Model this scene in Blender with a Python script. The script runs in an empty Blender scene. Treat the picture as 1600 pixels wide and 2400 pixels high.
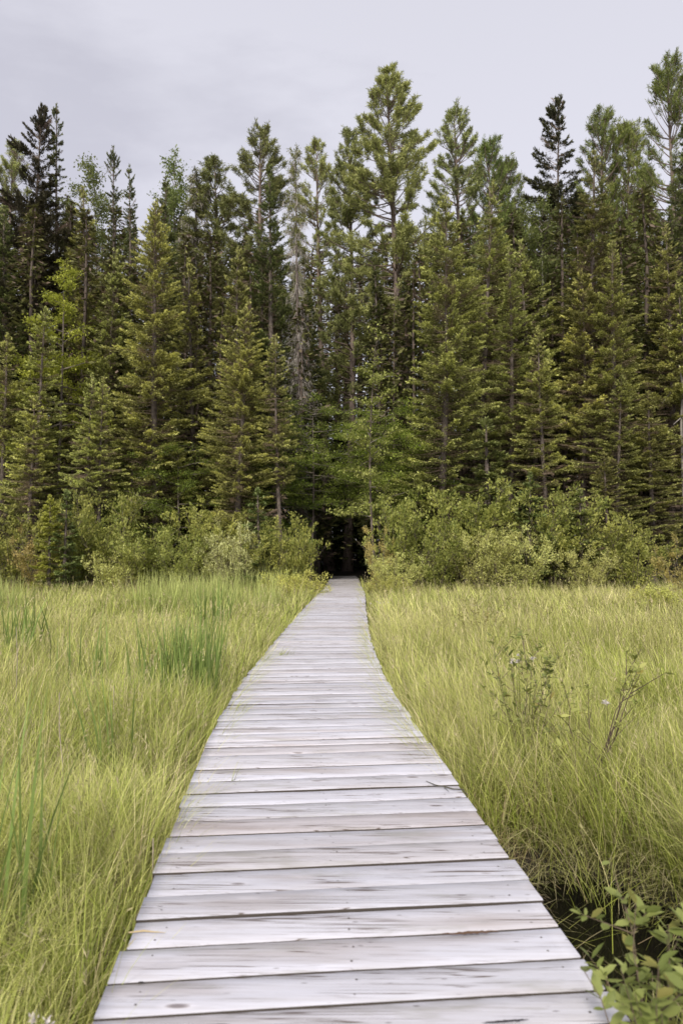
import bpy, math, random
import numpy as np
from mathutils import Vector

# ------------------------------------------------------------------ camera, sky, sun, exposure
S = bpy.context.scene
COL = S.collection
H_CAM = 1.45
PITCH = math.atan(85 / 1600)
cam_d = bpy.data.cameras.new('camera')
cam_d.sensor_fit = 'VERTICAL'; cam_d.sensor_height = 36.0; cam_d.lens = 24.0
cam_d.clip_start = 0.05; cam_d.clip_end = 3000
cam_d.dof.use_dof = True; cam_d.dof.focus_distance = 7.0; cam_d.dof.aperture_fstop = 2.5
cam = bpy.data.objects.new('camera', cam_d); COL.objects.link(cam)
cam.location = (0, 0, H_CAM); cam.rotation_euler = (math.pi / 2 + PITCH, 0, 0)
S.camera = cam

SUN_EL, SUN_AZ = 41.0, 198.0          # azimuth of the sun, clockwise from +Y (it stands behind the camera, left)
W = bpy.data.worlds.new('World'); S.world = W; W.use_nodes = True
nt = W.node_tree; nt.nodes.clear()
def wn(t): return nt.nodes.new(t)
out = wn('ShaderNodeOutputWorld'); bg = wn('ShaderNodeBackground'); bg.inputs['Strength'].default_value = 0.1
sky = wn('ShaderNodeTexSky'); sky.sky_type = 'NISHITA'; sky.sun_disc = False
sky.sun_elevation = math.radians(SUN_EL); sky.sun_rotation = math.radians(SUN_AZ)
sky.air_density = 1.0; sky.dust_density = 3.0
tc = wn('ShaderNodeTexCoord'); mp = wn('ShaderNodeMapping'); mp.inputs['Scale'].default_value = (1.0, 1.0, 2.2)
mp.inputs['Location'].default_value = (3.1, 0.7, 1.3)
no = wn('ShaderNodeTexNoise'); no.inputs['Scale'].default_value = 1.6; no.inputs['Detail'].default_value = 8; no.inputs['Roughness'].default_value = 0.55
no.inputs['Distortion'].default_value = 0.4
cr = wn('ShaderNodeValToRGB')
cr.color_ramp.elements[0].position = 0.41; cr.color_ramp.elements[0].color = (0.61, 0.60, 0.68, 1)
cr.color_ramp.elements[1].position = 0.56; cr.color_ramp.elements[1].color = (0.76, 0.75, 0.83, 1)
vm = wn('ShaderNodeVectorMath'); vm.operation = 'SCALE'; vm.inputs['Scale'].default_value = 4.95
mx = wn('ShaderNodeMix'); mx.data_type = 'RGBA'; mx.inputs['Factor'].default_value = 0.93
L = nt.links.new
sx = wn('ShaderNodeSeparateXYZ'); gr_ = wn('ShaderNodeMapRange'); gr_.inputs['From Min'].default_value = 0.3; gr_.inputs['From Max'].default_value = 0.8; gr_.inputs['To Min'].default_value = 1.0; gr_.inputs['To Max'].default_value = 0.86
gm = wn('ShaderNodeMath'); gm.operation = 'MULTIPLY'; gm.inputs[1].default_value = 4.8
L(tc.outputs['Generated'], sx.inputs[0]); L(sx.outputs['Z'], gr_.inputs['Value']); L(gr_.outputs[0], gm.inputs[0]); L(gm.outputs[0], vm.inputs['Scale'])
L(tc.outputs['Generated'], mp.inputs['Vector']); L(mp.outputs['Vector'], no.inputs['Vector']); L(no.outputs['Fac'], cr.inputs['Fac'])
L(cr.outputs['Color'], vm.inputs[0]); L(sky.outputs['Color'], mx.inputs['A']); L(vm.outputs['Vector'], mx.inputs['B'])
L(mx.outputs['Result'], bg.inputs['Color']); L(bg.outputs['Background'], out.inputs['Surface'])

sl = bpy.data.lights.new('sun', 'SUN'); sl.energy = 1.5; sl.angle = math.radians(12); sl.color = (1.0, 0.93, 0.82)
so = bpy.data.objects.new('sun', sl); COL.objects.link(so)
a, e = math.radians(SUN_AZ), math.radians(SUN_EL)
sdir = Vector((math.sin(a) * math.cos(e), math.cos(a) * math.cos(e), math.sin(e)))
so.rotation_euler = sdir.to_track_quat('Z', 'Y').to_euler(); so.location = (0, 0, 40)
S.view_settings.view_transform = 'Standard'; S.view_settings.look = 'None'
S.view_settings.exposure = 1.2; S.view_settings.gamma = 1.0
S.render.engine = 'CYCLES'
try:
    S.cycles.max_bounces = 5; S.cycles.diffuse_bounces = 3; S.cycles.transmission_bounces = 4; S.cycles.glossy_bounces = 2
    S.cycles.sample_clamp_indirect = 4
except Exception: pass

# ------------------------------------------------------------------ helpers
K = 1600 / 1568.0
def ray(x, y):
    """direction of a photo point given in 1568-wide measurements, as metres per metre of distance along +Y"""
    x *= K; y *= K
    u = 1200 - y
    Y = 1600 * math.cos(PITCH) - u * math.sin(PITCH); Z = 1600 * math.sin(PITCH) + u * math.cos(PITCH)
    return (x - 800) / Y, Z / Y
def at(x, y, D):
    rx, rz = ray(x, y); return rx * D, D, H_CAM + rz * D

def mesh_np(name, V, loops, counts, mats, mat_idx=None, col=None, smooth=False):
    V = np.asarray(V, np.float32); loops = np.asarray(loops, np.int32).ravel(); counts = np.asarray(counts, np.int32)
    me = bpy.data.meshes.new(name)
    me.vertices.add(len(V)); me.vertices.foreach_set('co', V.ravel())
    me.loops.add(len(loops)); me.loops.foreach_set('vertex_index', loops)
    me.polygons.add(len(counts))
    st = np.concatenate([[0], np.cumsum(counts)[:-1]]).astype(np.int32)
    me.polygons.foreach_set('loop_start', st)
    try: me.polygons.foreach_set('loop_total', counts)
    except Exception: pass
    if mat_idx is not None: me.polygons.foreach_set('material_index', np.asarray(mat_idx, np.int32))
    if smooth: me.polygons.foreach_set('use_smooth', np.ones(len(counts), bool))
    for m in mats: me.materials.append(m)
    me.update(calc_edges=True)
    if col is not None:
        at_ = me.color_attributes.new('Col', 'FLOAT_COLOR', 'POINT')
        c = np.ones((len(V), 4), np.float32); c[:, :3] = col; at_.data.foreach_set('color', c.ravel())
    return me

class Geo:
    """collects quads with a colour per vertex and a material per face"""
    def __init__(s): s.V = []; s.F = []; s.C = []; s.M = []; s.n = 0
    def add(s, V, F, C, m=0):
        V = np.asarray(V, np.float32).reshape(-1, 3); F = np.asarray(F, np.int32).reshape(-1, 4)
        C = np.broadcast_to(np.asarray(C, np.float32), (len(V), 3))
        s.V.append(V); s.F.append(F + s.n); s.C.append(C); s.M.append(np.full(len(F), m, np.int32)); s.n += len(V)
    def transformed_from(s, g, M3, t, tint=1.0):
        for V, F, C, m in zip(g.V, g.F, g.C, g.M):
            pass
    def arrays(s): return np.concatenate(s.V), np.concatenate(s.F), np.concatenate(s.C), np.concatenate(s.M)
    def mesh(s, name, mats, smooth=False):
        V, F, C, M = s.arrays()
        return mesh_np(name, V, F, np.full(len(F), 4), mats, M, C, smooth)

def norm(v): return v / np.maximum(np.linalg.norm(v, axis=-1, keepdims=True), 1e-9)

def rdir(az, el): return np.stack([np.cos(az) * np.cos(el), np.sin(az) * np.cos(el), np.sin(el)], -1)
def cards(g, P, D, N, Ln, Wd, C, m=0, mid=0.45):
    """diamond shaped leaves / needle sprays: base, right, tip, left"""
    D = norm(D); Sd = norm(np.cross(D, N)); Ln = np.asarray(Ln)[:, None]; Wd = np.asarray(Wd)[:, None]
    n = len(P)
    V = np.empty((n, 4, 3), np.float32)
    V[:, 0] = P; V[:, 1] = P + D * Ln * mid + Sd * Wd / 2; V[:, 2] = P + D * Ln; V[:, 3] = P + D * Ln * mid - Sd * Wd / 2
    C = np.broadcast_to(np.asarray(C, np.float32), (n, 3))
    g.add(V.reshape(-1, 3), np.arange(n * 4).reshape(n, 4), np.repeat(C, 4, 0), m)

def tubes(g, P, R, C, m=0, sides=4):
    """P (n, k, 3) polylines, R (n, k) radii"""
    P = np.asarray(P, np.float32); n, k, _ = P.shape
    R = np.broadcast_to(np.asarray(R, np.float32), (n, k))
    T = norm(np.gradient(P, axis=1))
    ref = np.where(np.abs(T[:, :1, 2:3]) > 0.8, np.array([1., 0, 0]), np.array([0., 0, 1.]))
    A = norm(np.cross(T, np.broadcast_to(ref, T.shape))); B = np.cross(T, A)
    ang = np.arange(sides) * 2 * math.pi / sides
    V = P[:, :, None] + R[:, :, None, None] * (np.cos(ang)[None, None, :, None] * A[:, :, None] + np.sin(ang)[None, None, :, None] * B[:, :, None])
    idx = np.arange(n * k * sides).reshape(n, k, sides)
    a = idx[:, :-1]; b = idx[:, 1:]
    F = np.stack([a, np.roll(a, -1, 2), np.roll(b, -1, 2), b], -1).reshape(-1, 4)
    C = np.asarray(C, np.float32)
    if C.ndim == 2: C = np.repeat(C, k * sides, 0)
    g.add(V.reshape(-1, 3), F, C, m)

def vnoise(x, y, seed=0):
    r = np.random.RandomState(seed); T = r.rand(64, 64)
    xi = np.floor(x).astype(int); yi = np.floor(y).astype(int); fx = x - xi; fy = y - yi
    fx = fx * fx * (3 - 2 * fx); fy = fy * fy * (3 - 2 * fy)
    g_ = lambda i, j: T[i % 64, j % 64]
    return (g_(xi, yi) * (1 - fx) + g_(xi + 1, yi) * fx) * (1 - fy) + (g_(xi, yi + 1) * (1 - fx) + g_(xi + 1, yi + 1) * fx) * fy

def tag(o, label=None, cat=None, group=None, kind=None):
    if label: o['label'] = label
    if cat: o['category'] = cat
    if group: o['group'] = group
    if kind: o['kind'] = kind
    return o
def link(name, me, parent=None, loc=None):
    o = bpy.data.objects.new(name, me); COL.objects.link(o)
    if parent is not None: o.parent = parent
    if loc is not None: o.location = loc
    return o

# ------------------------------------------------------------------ materials
def new_mat(name):
    m = bpy.data.materials.new(name); m.use_nodes = True
    n = m.node_tree; n.nodes.clear(); o = n.nodes.new('ShaderNodeOutputMaterial'); return m, n, o
def leaf_mat(name, transl=0.3, rough=0.6, var=0.12, hue=0.02, spec=0.25):
    m, n, o = new_mat(name); lk = n.links.new
    at_ = n.nodes.new('ShaderNodeAttribute'); at_.attribute_name = 'Col'
    oi = n.nodes.new('ShaderNodeObjectInfo')
    hs = n.nodes.new('ShaderNodeHueSaturation')
    r1 = n.nodes.new('ShaderNodeMapRange'); r1.inputs['To Min'].default_value = 1 - var; r1.inputs['To Max'].default_value = 1 + var
    r2 = n.nodes.new('ShaderNodeMapRange'); r2.inputs['To Min'].default_value = 0.5 - hue; r2.inputs['To Max'].default_value = 0.5 + hue
    mm = n.nodes.new('ShaderNodeMath'); mm.operation = 'MULTIPLY'; mm.inputs[1].default_value = 7.31
    fr = n.nodes.new('ShaderNodeMath'); fr.operation = 'FRACT'
    lk(oi.outputs['Random'], r1.inputs['Value']); lk(oi.outputs['Random'], mm.inputs[0]); lk(mm.outputs[0], fr.inputs[0]); lk(fr.outputs[0], r2.inputs['Value'])
    lk(at_.outputs['Color'], hs.inputs['Color']); lk(r1.outputs[0], hs.inputs['Value']); lk(r2.outputs[0], hs.inputs['Hue'])
    b = n.nodes.new('ShaderNodeBsdfPrincipled'); b.inputs['Roughness'].default_value = rough; b.inputs['Specular IOR Level'].default_value = spec
    t = n.nodes.new('ShaderNodeBsdfTranslucent'); mx_ = n.nodes.new('ShaderNodeMixShader'); mx_.inputs[0].default_value = transl
    lk(hs.outputs[0], b.inputs['Base Color']); lk(hs.outputs[0], t.inputs['Color'])
    lk(b.outputs[0], mx_.inputs[1]); lk(t.outputs[0], mx_.inputs[2]); lk(mx_.outputs[0], o.inputs['Surface'])
    return m
M_NEEDLE = leaf_mat('conifer_needles', 0.15, 0.65, 0.24, 0.012)
M_LEAF = leaf_mat('broad_leaves', 0.35, 0.5, 0.16, 0.008)
M_GRASS = leaf_mat('grass_blades', 0.22, 0.6, 0.0, 0.0, 0.2)
M_TWIG = leaf_mat('dry_twigs', 0.0, 0.85, 0.1, 0.0, 0.1)

def bark_mat(name, c1, c2, sc=6):
    m, n, o = new_mat(name); lk = n.links.new
    tc_ = n.nodes.new('ShaderNodeTexCoord'); mp_ = n.nodes.new('ShaderNodeMapping'); mp_.inputs['Scale'].default_value = (sc, sc, sc * 0.35)
    nz = n.nodes.new('ShaderNodeTexNoise'); nz.inputs['Scale'].default_value = 2.0; nz.inputs['Detail'].default_value = 5; nz.inputs['Roughness'].default_value = 0.7
    rp = n.nodes.new('ShaderNodeValToRGB'); rp.color_ramp.elements[0].position = 0.35; rp.color_ramp.elements[1].position = 0.68
    rp.color_ramp.elements[0].color = (*c1, 1); rp.color_ramp.elements[1].color = (*c2, 1)
    b = n.nodes.new('ShaderNodeBsdfPrincipled'); b.inputs['Roughness'].default_value = 0.9; b.inputs['Specular IOR Level'].default_value = 0.1
    bp = n.nodes.new('ShaderNodeBump'); bp.inputs['Strength'].default_value = 0.6; bp.inputs['Distance'].default_value = 0.03
    lk(tc_.outputs['Object'], mp_.inputs[0]); lk(mp_.outputs[0], nz.inputs['Vector']); lk(nz.outputs['Fac'], rp.inputs[0]); lk(rp.outputs[0], b.inputs['Base Color'])
    lk(nz.outputs['Fac'], bp.inputs['Height']); lk(bp.outputs[0], b.inputs['Normal']); lk(b.outputs[0], o.inputs['Surface'])
    return m
M_BARK = bark_mat('grey_brown_bark', (0.07, 0.055, 0.045), (0.24, 0.20, 0.175))
M_BARKP = bark_mat('pine_bark', (0.13, 0.10, 0.085), (0.34, 0.27, 0.23))
M_BARKB = bark_mat('pale_bark', (0.12, 0.11, 0.10), (0.38, 0.36, 0.33))

def ground_mat():
    m, n, o = new_mat('peaty_ground'); lk = n.links.new
    tc_ = n.nodes.new('ShaderNodeTexCoord')
    nz = n.nodes.new('ShaderNodeTexNoise'); nz.inputs['Scale'].default_value = 3.0; nz.inputs['Detail'].default_value = 8; nz.inputs['Roughness'].default_value = 0.7
    rp = n.nodes.new('ShaderNodeValToRGB'); e = rp.color_ramp.elements
    e[0].position = 0.35; e[0].color = (0.010, 0.008, 0.006, 1); e[1].position = 0.65; e[1].color = (0.035, 0.028, 0.017, 1)
    x = e.new(0.78); x.color = (0.07, 0.075, 0.025, 1)
    b = n.nodes.new('ShaderNodeBsdfPrincipled'); b.inputs['Roughness'].default_value = 0.95
    bp = n.nodes.new('ShaderNodeBump'); bp.inputs['Distance'].default_value = 0.05
    lk(tc_.outputs['Object'], nz.inputs['Vector']); lk(nz.outputs['Fac'], rp.inputs[0]); lk(rp.outputs[0], b.inputs['Base Color'])
    lk(nz.outputs['Fac'], bp.inputs['Height']); lk(bp.outputs[0], b.inputs['Normal']); lk(b.outputs[0], o.inputs['Surface'])
    return m
M_GROUND = ground_mat()
def water_mat():
    m, n, o = new_mat('dark_bog_water'); lk = n.links.new
    b = n.nodes.new('ShaderNodeBsdfPrincipled'); b.inputs['Base Color'].default_value = (0.004, 0.0035, 0.004, 1)
    b.inputs['Roughness'].default_value = 0.06; b.inputs['IOR'].default_value = 1.33
    nz = n.nodes.new('ShaderNodeTexNoise'); nz.inputs['Scale'].default_value = 9
    bp = n.nodes.new('ShaderNodeBump'); bp.inputs['Strength'].default_value = 0.15; bp.inputs['Distance'].default_value = 0.02
    lk(nz.outputs['Fac'], bp.inputs['Height']); lk(bp.outputs[0], b.inputs['Normal']); lk(b.outputs[0], o.inputs['Surface'])
    return m
M_WATER = water_mat()

def wood_mat(name='weathered_plank_wood', dull=False):
    m, n, o = new_mat(name); lk = n.links.new; N = n.nodes.new
    tc_ = N('ShaderNodeTexCoord'); oi = N('ShaderNodeObjectInfo')
    off = N('ShaderNodeVectorMath'); off.operation = 'SCALE'; off.inputs[0].default_value = (37.0, 91.0, 13.0); lk(oi.outputs['Random'], off.inputs['Scale'])
    add = N('ShaderNodeVectorMath'); add.operation = 'ADD'; lk(tc_.outputs['Object'], add.inputs[0]); lk(off.outputs[0], add.inputs[1])
    P = add.outputs[0]
    def noise(scale_vec, detail=4, rough=0.6, dist=0.0, scale=1.0):
        mp_ = N('ShaderNodeMapping'); mp_.inputs['Scale'].default_value = scale_vec; lk(P, mp_.inputs[0])
        z = N('ShaderNodeTexNoise'); z.inputs['Scale'].default_value = scale; z.inputs['Detail'].default_value = detail; z.inputs['Roughness'].default_value = rough; z.inputs['Distortion'].default_value = dist
        lk(mp_.outputs[0], z.inputs['Vector']); return z.outputs['Fac']
    def ramp(f, stops):
        r = N('ShaderNodeValToRGB'); e = r.color_ramp.elements
        e[0].position, e[0].color = stops[0][0], (*stops[0][1], 1); e[1].position, e[1].color = stops[-1][0], (*stops[-1][1], 1)
        for p, c in stops[1:-1]: x = e.new(p); x.color = (*c, 1)
        lk(f, r.inputs[0]); return r.outputs[0]
    def mix(f, a_, b_, mode='MIX'):
        x = N('ShaderNodeMix'); x.data_type = 'RGBA'; x.blend_type = mode
        for s_, v in (('Factor', f), ('A', a_), ('B', b_)):
            if isinstance(v, (int, float)): x.inputs[s_].default_value = v
            elif isinstance(v, tuple): x.inputs[s_].default_value = (*v, 1)
            else: lk(v, x.inputs[s_])
        return x.outputs['Result']
    g1 = noise((2.2, 45, 45), 6, 0.7, 0.15)
    base = ramp(g1, [(0.32, (0.535, 0.525, 0.555)), (0.50, (0.62, 0.62, 0.675)), (0.68, (0.675, 0.68, 0.75))])
    g2 = noise((0.9, 5, 5), 3, 0.5)
    br = ramp(g2, [(0.52, (0, 0, 0)), (0.72, (1, 1, 1))])
    c = mix(br, base, mix(0.55, base, (0.36, 0.30, 0.265)))
    g3 = noise((4.0, 150, 150), 4, 0.6, 0.2)
    fine = ramp(g3, [(0.33, (0.45, 0.42, 0.40)), (0.405, (1, 1, 1))])
    c = mix(0.75, c, fine, 'MULTIPLY')
    # grey green weathering in blotches
    g4 = noise((1.7, 8, 8), 4, 0.65)
    bl = ramp(g4, [(0.56, (0, 0, 0)), (0.70, (1, 1, 1))])
    c = mix(bl, c, mix(0.6, c, (0.37, 0.365, 0.335)))
    # long drying cracks
    g5 = noise((0.8, 30, 30), 2, 0.5, 0.6)
    ab = N('ShaderNodeMath'); ab.operation = 'SUBTRACT'; ab.inputs[1].default_value = 0.5; lk(g5, ab.inputs[0])
    a2 = N('ShaderNodeMath'); a2.operation = 'ABSOLUTE'; lk(ab.outputs[0], a2.inputs[0])
    line = ramp(a2.outputs[0], [(0.006, (1, 1, 1)), (0.02, (0, 0, 0))])
    g6 = noise((1.1, 4, 4), 2, 0.5)
    gate = ramp(g6, [(0.48, (0, 0, 0)), (0.54, (1, 1, 1))])
    cf = mix(1.0, line, gate, 'MULTIPLY')
    c = mix(cf, c, (0.17, 0.14, 0.125))
    # boards of a browner and a greyer kind
    mr = N('ShaderNodeMath'); mr.operation = 'MULTIPLY'; mr.inputs[1].default_value = 13.7; lk(oi.outputs['Random'], mr.inputs[0])
    fr = N('ShaderNodeMath'); fr.operation = 'FRACT'; lk(mr.outputs[0], fr.inputs[0])
    kind = ramp(fr.outputs[0], [(0.0, (1.0, 1.0, 1.02)), (0.45, (1.0, 0.99, 0.99)), (0.80, (0.97, 0.945, 0.93)), (1.0, (0.88, 0.83, 0.80))])
    c = mix(1.0, c, kind, 'MULTIPLY')
    # knots
    mpk = N('ShaderNodeMapping'); mpk.inputs['Scale'].default_value = (2.4, 7.5, 0.01); lk(P, mpk.inputs[0])
    vo = N('ShaderNodeTexVoronoi'); vo.inputs['Scale'].default_value = 1.0; vo.inputs['Randomness'].default_value = 1.0; lk(mpk.outputs[0], vo.inputs['Vector'])
    kn = ramp(vo.outputs['Distance'], [(0.05, (0.30, 0.25, 0.23)), (0.08, (0.60, 0.55, 0.52)), (0.11, (1.14, 1.13, 1.12)), (0.19, (1, 1, 1))])
    c = mix(0.85, c, kn, 'MULTIPLY')
    # small dark specks and checks
    mps = N('ShaderNodeMapping'); mps.inputs['Scale'].default_value = (9, 34, 0.01); lk(P, mps.inputs[0])
    vs = N('ShaderNodeTexVoronoi'); vs.inputs['Scale'].default_value = 1.0; lk(mps.outputs[0], vs.inputs['Vector'])
    sp_ = ramp(vs.outputs['Distance'], [(0.06, (0.30, 0.27, 0.26)), (0.14, (1, 1, 1))])
    g7 = noise((2.3, 9, 9), 2, 0.5); sg = ramp(g7, [(0.50, (0, 0, 0)), (0.58, (1, 1, 1))])
    c = mix(sg, c, mix(0.9, c, sp_, 'MULTIPLY'))
    # each board its own tone
    r = N('ShaderNodeMapRange'); r.inputs['To Min'].default_value = 0.84; r.inputs['To Max'].default_value = 1.07; lk(oi.outputs['Random'], r.inputs['Value'])
    hs = N('ShaderNodeHueSaturation'); lk(r.outputs[0], hs.inputs['Value']); lk(c, hs.inputs['Color'])
    if dull: hs.inputs['Value'].default_value = 0.6
    b = N('ShaderNodeBsdfPrincipled'); b.inputs['Roughness'].default_value = 0.62; b.inputs['Specular IOR Level'].default_value = 0.35
    bp = N('ShaderNodeBump'); bp.inputs['Strength'].default_value = 0.35; bp.inputs['Distance'].default_value = 0.004
    lk(g3, bp.inputs['Height']); lk(bp.outputs[0], b.inputs['Normal'])
    lk(hs.outputs[0], b.inputs['Base Color']); lk(b.outputs[0], o.inputs['Surface'])
    return m
M_WOOD = wood_mat()
def flat_mat(name, c, rough=0.7, metal=0.0):
    m, n, o = new_mat(name)
    b = n.nodes.new('ShaderNodeBsdfPrincipled'); b.inputs['Roughness'].default_value = rough; b.inputs['Metallic'].default_value = metal
    nz = n.nodes.new('ShaderNodeTexNoise'); nz.inputs['Scale'].default_value = 40; nz.inputs['Detail'].default_value = 4
    rp = n.nodes.new('ShaderNodeValToRGB'); rp.color_ramp.elements[0].color = (*[v * 0.6 for v in c], 1); rp.color_ramp.elements[1].color = (*[min(1, v * 1.35) for v in c], 1)
    n.links.new(nz.outputs['Fac'], rp.inputs[0]); n.links.new(rp.outputs[0], b.inputs['Base Color']); n.links.new(b.outputs[0], o.inputs['Surface'])
    return m
M_EDGE = flat_mat('board_edge_damp_and_gap_shade', (0.075, 0.062, 0.052), 0.9)  # board side walls: damp dirt, plus the shade of the gaps painted in
M_NAIL = flat_mat('dark_nail_steel', (0.17, 0.15, 0.14), 0.5, 0.6)
M_ROT = flat_mat('rotten_wood', (0.13, 0.075, 0.045), 0.95)
M_HOLE = flat_mat('dark_knot_hole', (0.03, 0.025, 0.025), 0.9)
M_BEAM = flat_mat('old_beam_wood', (0.16, 0.14, 0.12), 0.85)

# ------------------------------------------------------------------ boardwalk geometry
_d = np.array([-1, 2.08, 5.15, 6.6, 7.95, 10.8, 16, 22, 26.7, 34, 44])
_l = np.array([-.48, -.745, -1.02, -1.08, -1.09, -1.04, -.93, -.74, -.62, -.55, -.9])
_w = np.array([1.64, 1.64, 1.66, 1.62, 1.57, 1.50, 1.50, 1.50, 1.38, 1.36, 1.36])
def XL(d): return np.interp(d, _ds, _ls)
def XR(d): return XL(d) + np.interp(d, _d, _w)
_ds = np.linspace(-1, 44, 300); _ls = np.interp(_ds, _d, _l)
for _ in range(3): _ls = np.convolve(np.pad(_ls, 6, 'edge'), np.ones(13) / 13, 'valid')
def tilt(d): return np.interp(d, [0, 2, 5, 8, 12, 17, 24], [.092, .092, .095, .085, .05, -.01, -.03])
rng = np.random.RandomState(11); random.seed(4)
gaps = [0.02, .235, .43, .62, .83, 1.02, 1.22, 1.41, 1.61, 1.78, 1.945, 2.10, 2.258, 2.433, 2.63, 2.817, 3.003, 3.204, 3.407, 3.597, 3.791, 3.993, 4.195, 4.41, 4.63, 4.93]
while gaps[-1] < 41: gaps.append(gaps[-1] + rng.choice([.145, .19, .19, .2, .21, .24]))
gap_w = rng.uniform(.009, .017, len(gaps)); gap_w[rng.rand(len(gaps)) < .12] = .024

def plank_mesh(k, name, origin):
    d0, d1 = gaps[k], gaps[k + 1]; th = 0.042
    n = 26; us = np.linspace(0, 1, n)
    dm = (d0 + d1) / 2; tl = tilt(dm)
    ex0, ex1 = rng.uniform(-.013, .013, 2)
    x0, x1 = XL(dm) + ex0, XR(dm) + ex1; xc = (x0 + x1) / 2
    ef = [XL(d0 + (x0 - xc) * tilt(d0)) + ex0, XR(d0 + (x1 - xc) * tilt(d0)) + ex1]; eb = [XL(d1 + (x0 - xc) * tilt(d1)) + ex0, XR(d1 + (x1 - xc) * tilt(d1)) + ex1]
    xs = x0 + (x1 - x0) * us
    wav = (vnoise(xs * 3 + k * 7.3, xs * 0 + k, 5) - .5) * .006
    wav2 = (vnoise(xs * 3 + k * 7.3 + 7.3, xs * 0 + k + 1, 5) - .5) * .006
    t0 = tilt(d0); t1 = tilt(d1)
    yf = d0 + (xs - xc) * t0 + gap_w[k] / 2 + wav; yb = d1 + (xs - xc) * t1 - gap_w[k + 1] / 2 + wav2
    lift = rng.uniform(-.003, .003); tw = rng.uniform(-.004, .004)
    z = lift + tw * (us - .5) + (vnoise(xs * 1.5 + k * 3.1, xs * 0, 8) - .5) * .004
    b = .004
    # cross-section rings: bottom-front, top-front bevel pair, crown of the board, top-back bevel pair, bottom-back
    ym = (yf + yb) / 2
    prof = [(yf, z - th), (yf, z - b), (yf + b, z), (yf * .66 + yb * .34, z - .0012), (yf * .34 + yb * .66, z - .0012), (yb - b, z), (yb, z - b), (yb, z - th)]
    def px_(py):
        q = np.clip((py - yf) / (yb - yf), 0, 1); return (ef[0] * (1 - q) + eb[0] * q) * (1 - us) + (ef[1] * (1 - q) + eb[1] * q) * us
    V = np.array([[px_(py), py, pz] for py, pz in prof]).transpose(2, 0, 1)    # n, 8, 3
    m = len(prof)
    idx = np.arange(n * m).reshape(n, m); F = []
    for j in range(m):
        j2 = (j + 1) % m
        F.append(np.stack([idx[:-1, j], idx[1:, j], idx[1:, j2], idx[:-1, j2]], -1))
    F = np.concatenate(F)
    loops = list(F.ravel()); cnt = [4] * len(F)
    loops += list(idx[0][::-1]); cnt.append(m); loops += list(idx[-1]); cnt.append(m)
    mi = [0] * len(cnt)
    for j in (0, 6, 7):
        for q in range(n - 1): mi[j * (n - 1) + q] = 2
    V = V.reshape(-1, 3) - np.array(origin)
    V = list(map(tuple, V))
    # nail heads in pairs over the three stringers, 1 mm proud
    if d0 < 16:
        for f in (.07, .5, .93):
            for side in (.27, .75):
                if rng.rand() < .2: continue
                u = f + rng.uniform(-.012, .012); i = int(u * (n - 1)); q = u * (n - 1) - i
                x = x0 + (x1 - x0) * u; ya = yf[i] * (1 - q) + yf[i + 1] * q; yb_ = yb[i] * (1 - q) + yb[i + 1] * q
                y = ya + (yb_ - ya) * (side + rng.uniform(-.08, .08)); zz = z[i] + .0006
                base = len(V); r = rng.uniform(.003, .0048)
                V += [(x + r * math.cos(a_) - origin[0], y + r * math.sin(a_) - origin[1], zz - origin[2]) for a_ in np.arange(8) * math.pi / 4]
                loops += list(range(base, base + 8)); cnt.append(8); mi.append(1)
    return np.array(V), loops, cnt, mi

bw = bpy.data.objects.new('boardwalk', None); COL.objects.link(bw); bw.location = (0, 0, 0)
tag(bw, 'weathered pale grey wooden boardwalk running through the sedge meadow into the dark forest', 'boardwalk')
farM = []; farL, farC, farV, farN = [], [], [], 0
kfirst = next(i for i, g_ in enumerate(gaps) if g_ >= 1.2)
for k in range(kfirst, len(gaps) - 1):
    dm = (gaps[k] + gaps[k + 1]) / 2; org = (float((XL(dm) + XR(dm)) / 2), float(dm), 0.0)
    if k - kfirst < 99:
        V, lo, cn, mi = plank_mesh(k, 'plank', org)
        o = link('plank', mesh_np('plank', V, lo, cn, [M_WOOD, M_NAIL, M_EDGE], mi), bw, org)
    else:
        V, lo, cn, mi = plank_mesh(k, 'plank', (0, 0, 0))
        farV.append(V); farL += [i + farN for i in lo]; farC += cn; farM += mi; farN += len(V)
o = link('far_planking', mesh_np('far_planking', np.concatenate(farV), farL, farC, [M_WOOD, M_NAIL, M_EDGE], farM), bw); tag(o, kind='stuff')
def rail(f0):
    g = Geo(); ds = np.linspace(0.6, 36, 60); 
    x = XL(ds) + (XR(ds) - XL(ds)) * f0
    for i in range(len(ds) - 1):
        V = []
        for j in (i, i + 1):
            for dx, z in ((-.04, -.05), (.04, -.05), (.04, -.22), (-.04, -.22)): V.append((x[j] + dx, ds[j], z))
        g.add(V, [[0, 1, 5, 4], [1, 2, 6, 5], [2, 3, 7, 6], [3, 0, 4, 7]], (.2, .2, .2))
    return g.mesh('stringer', [M_BEAM])
for f0 in (.05, .5, .95): link('stringer', rail(f0), bw)
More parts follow.
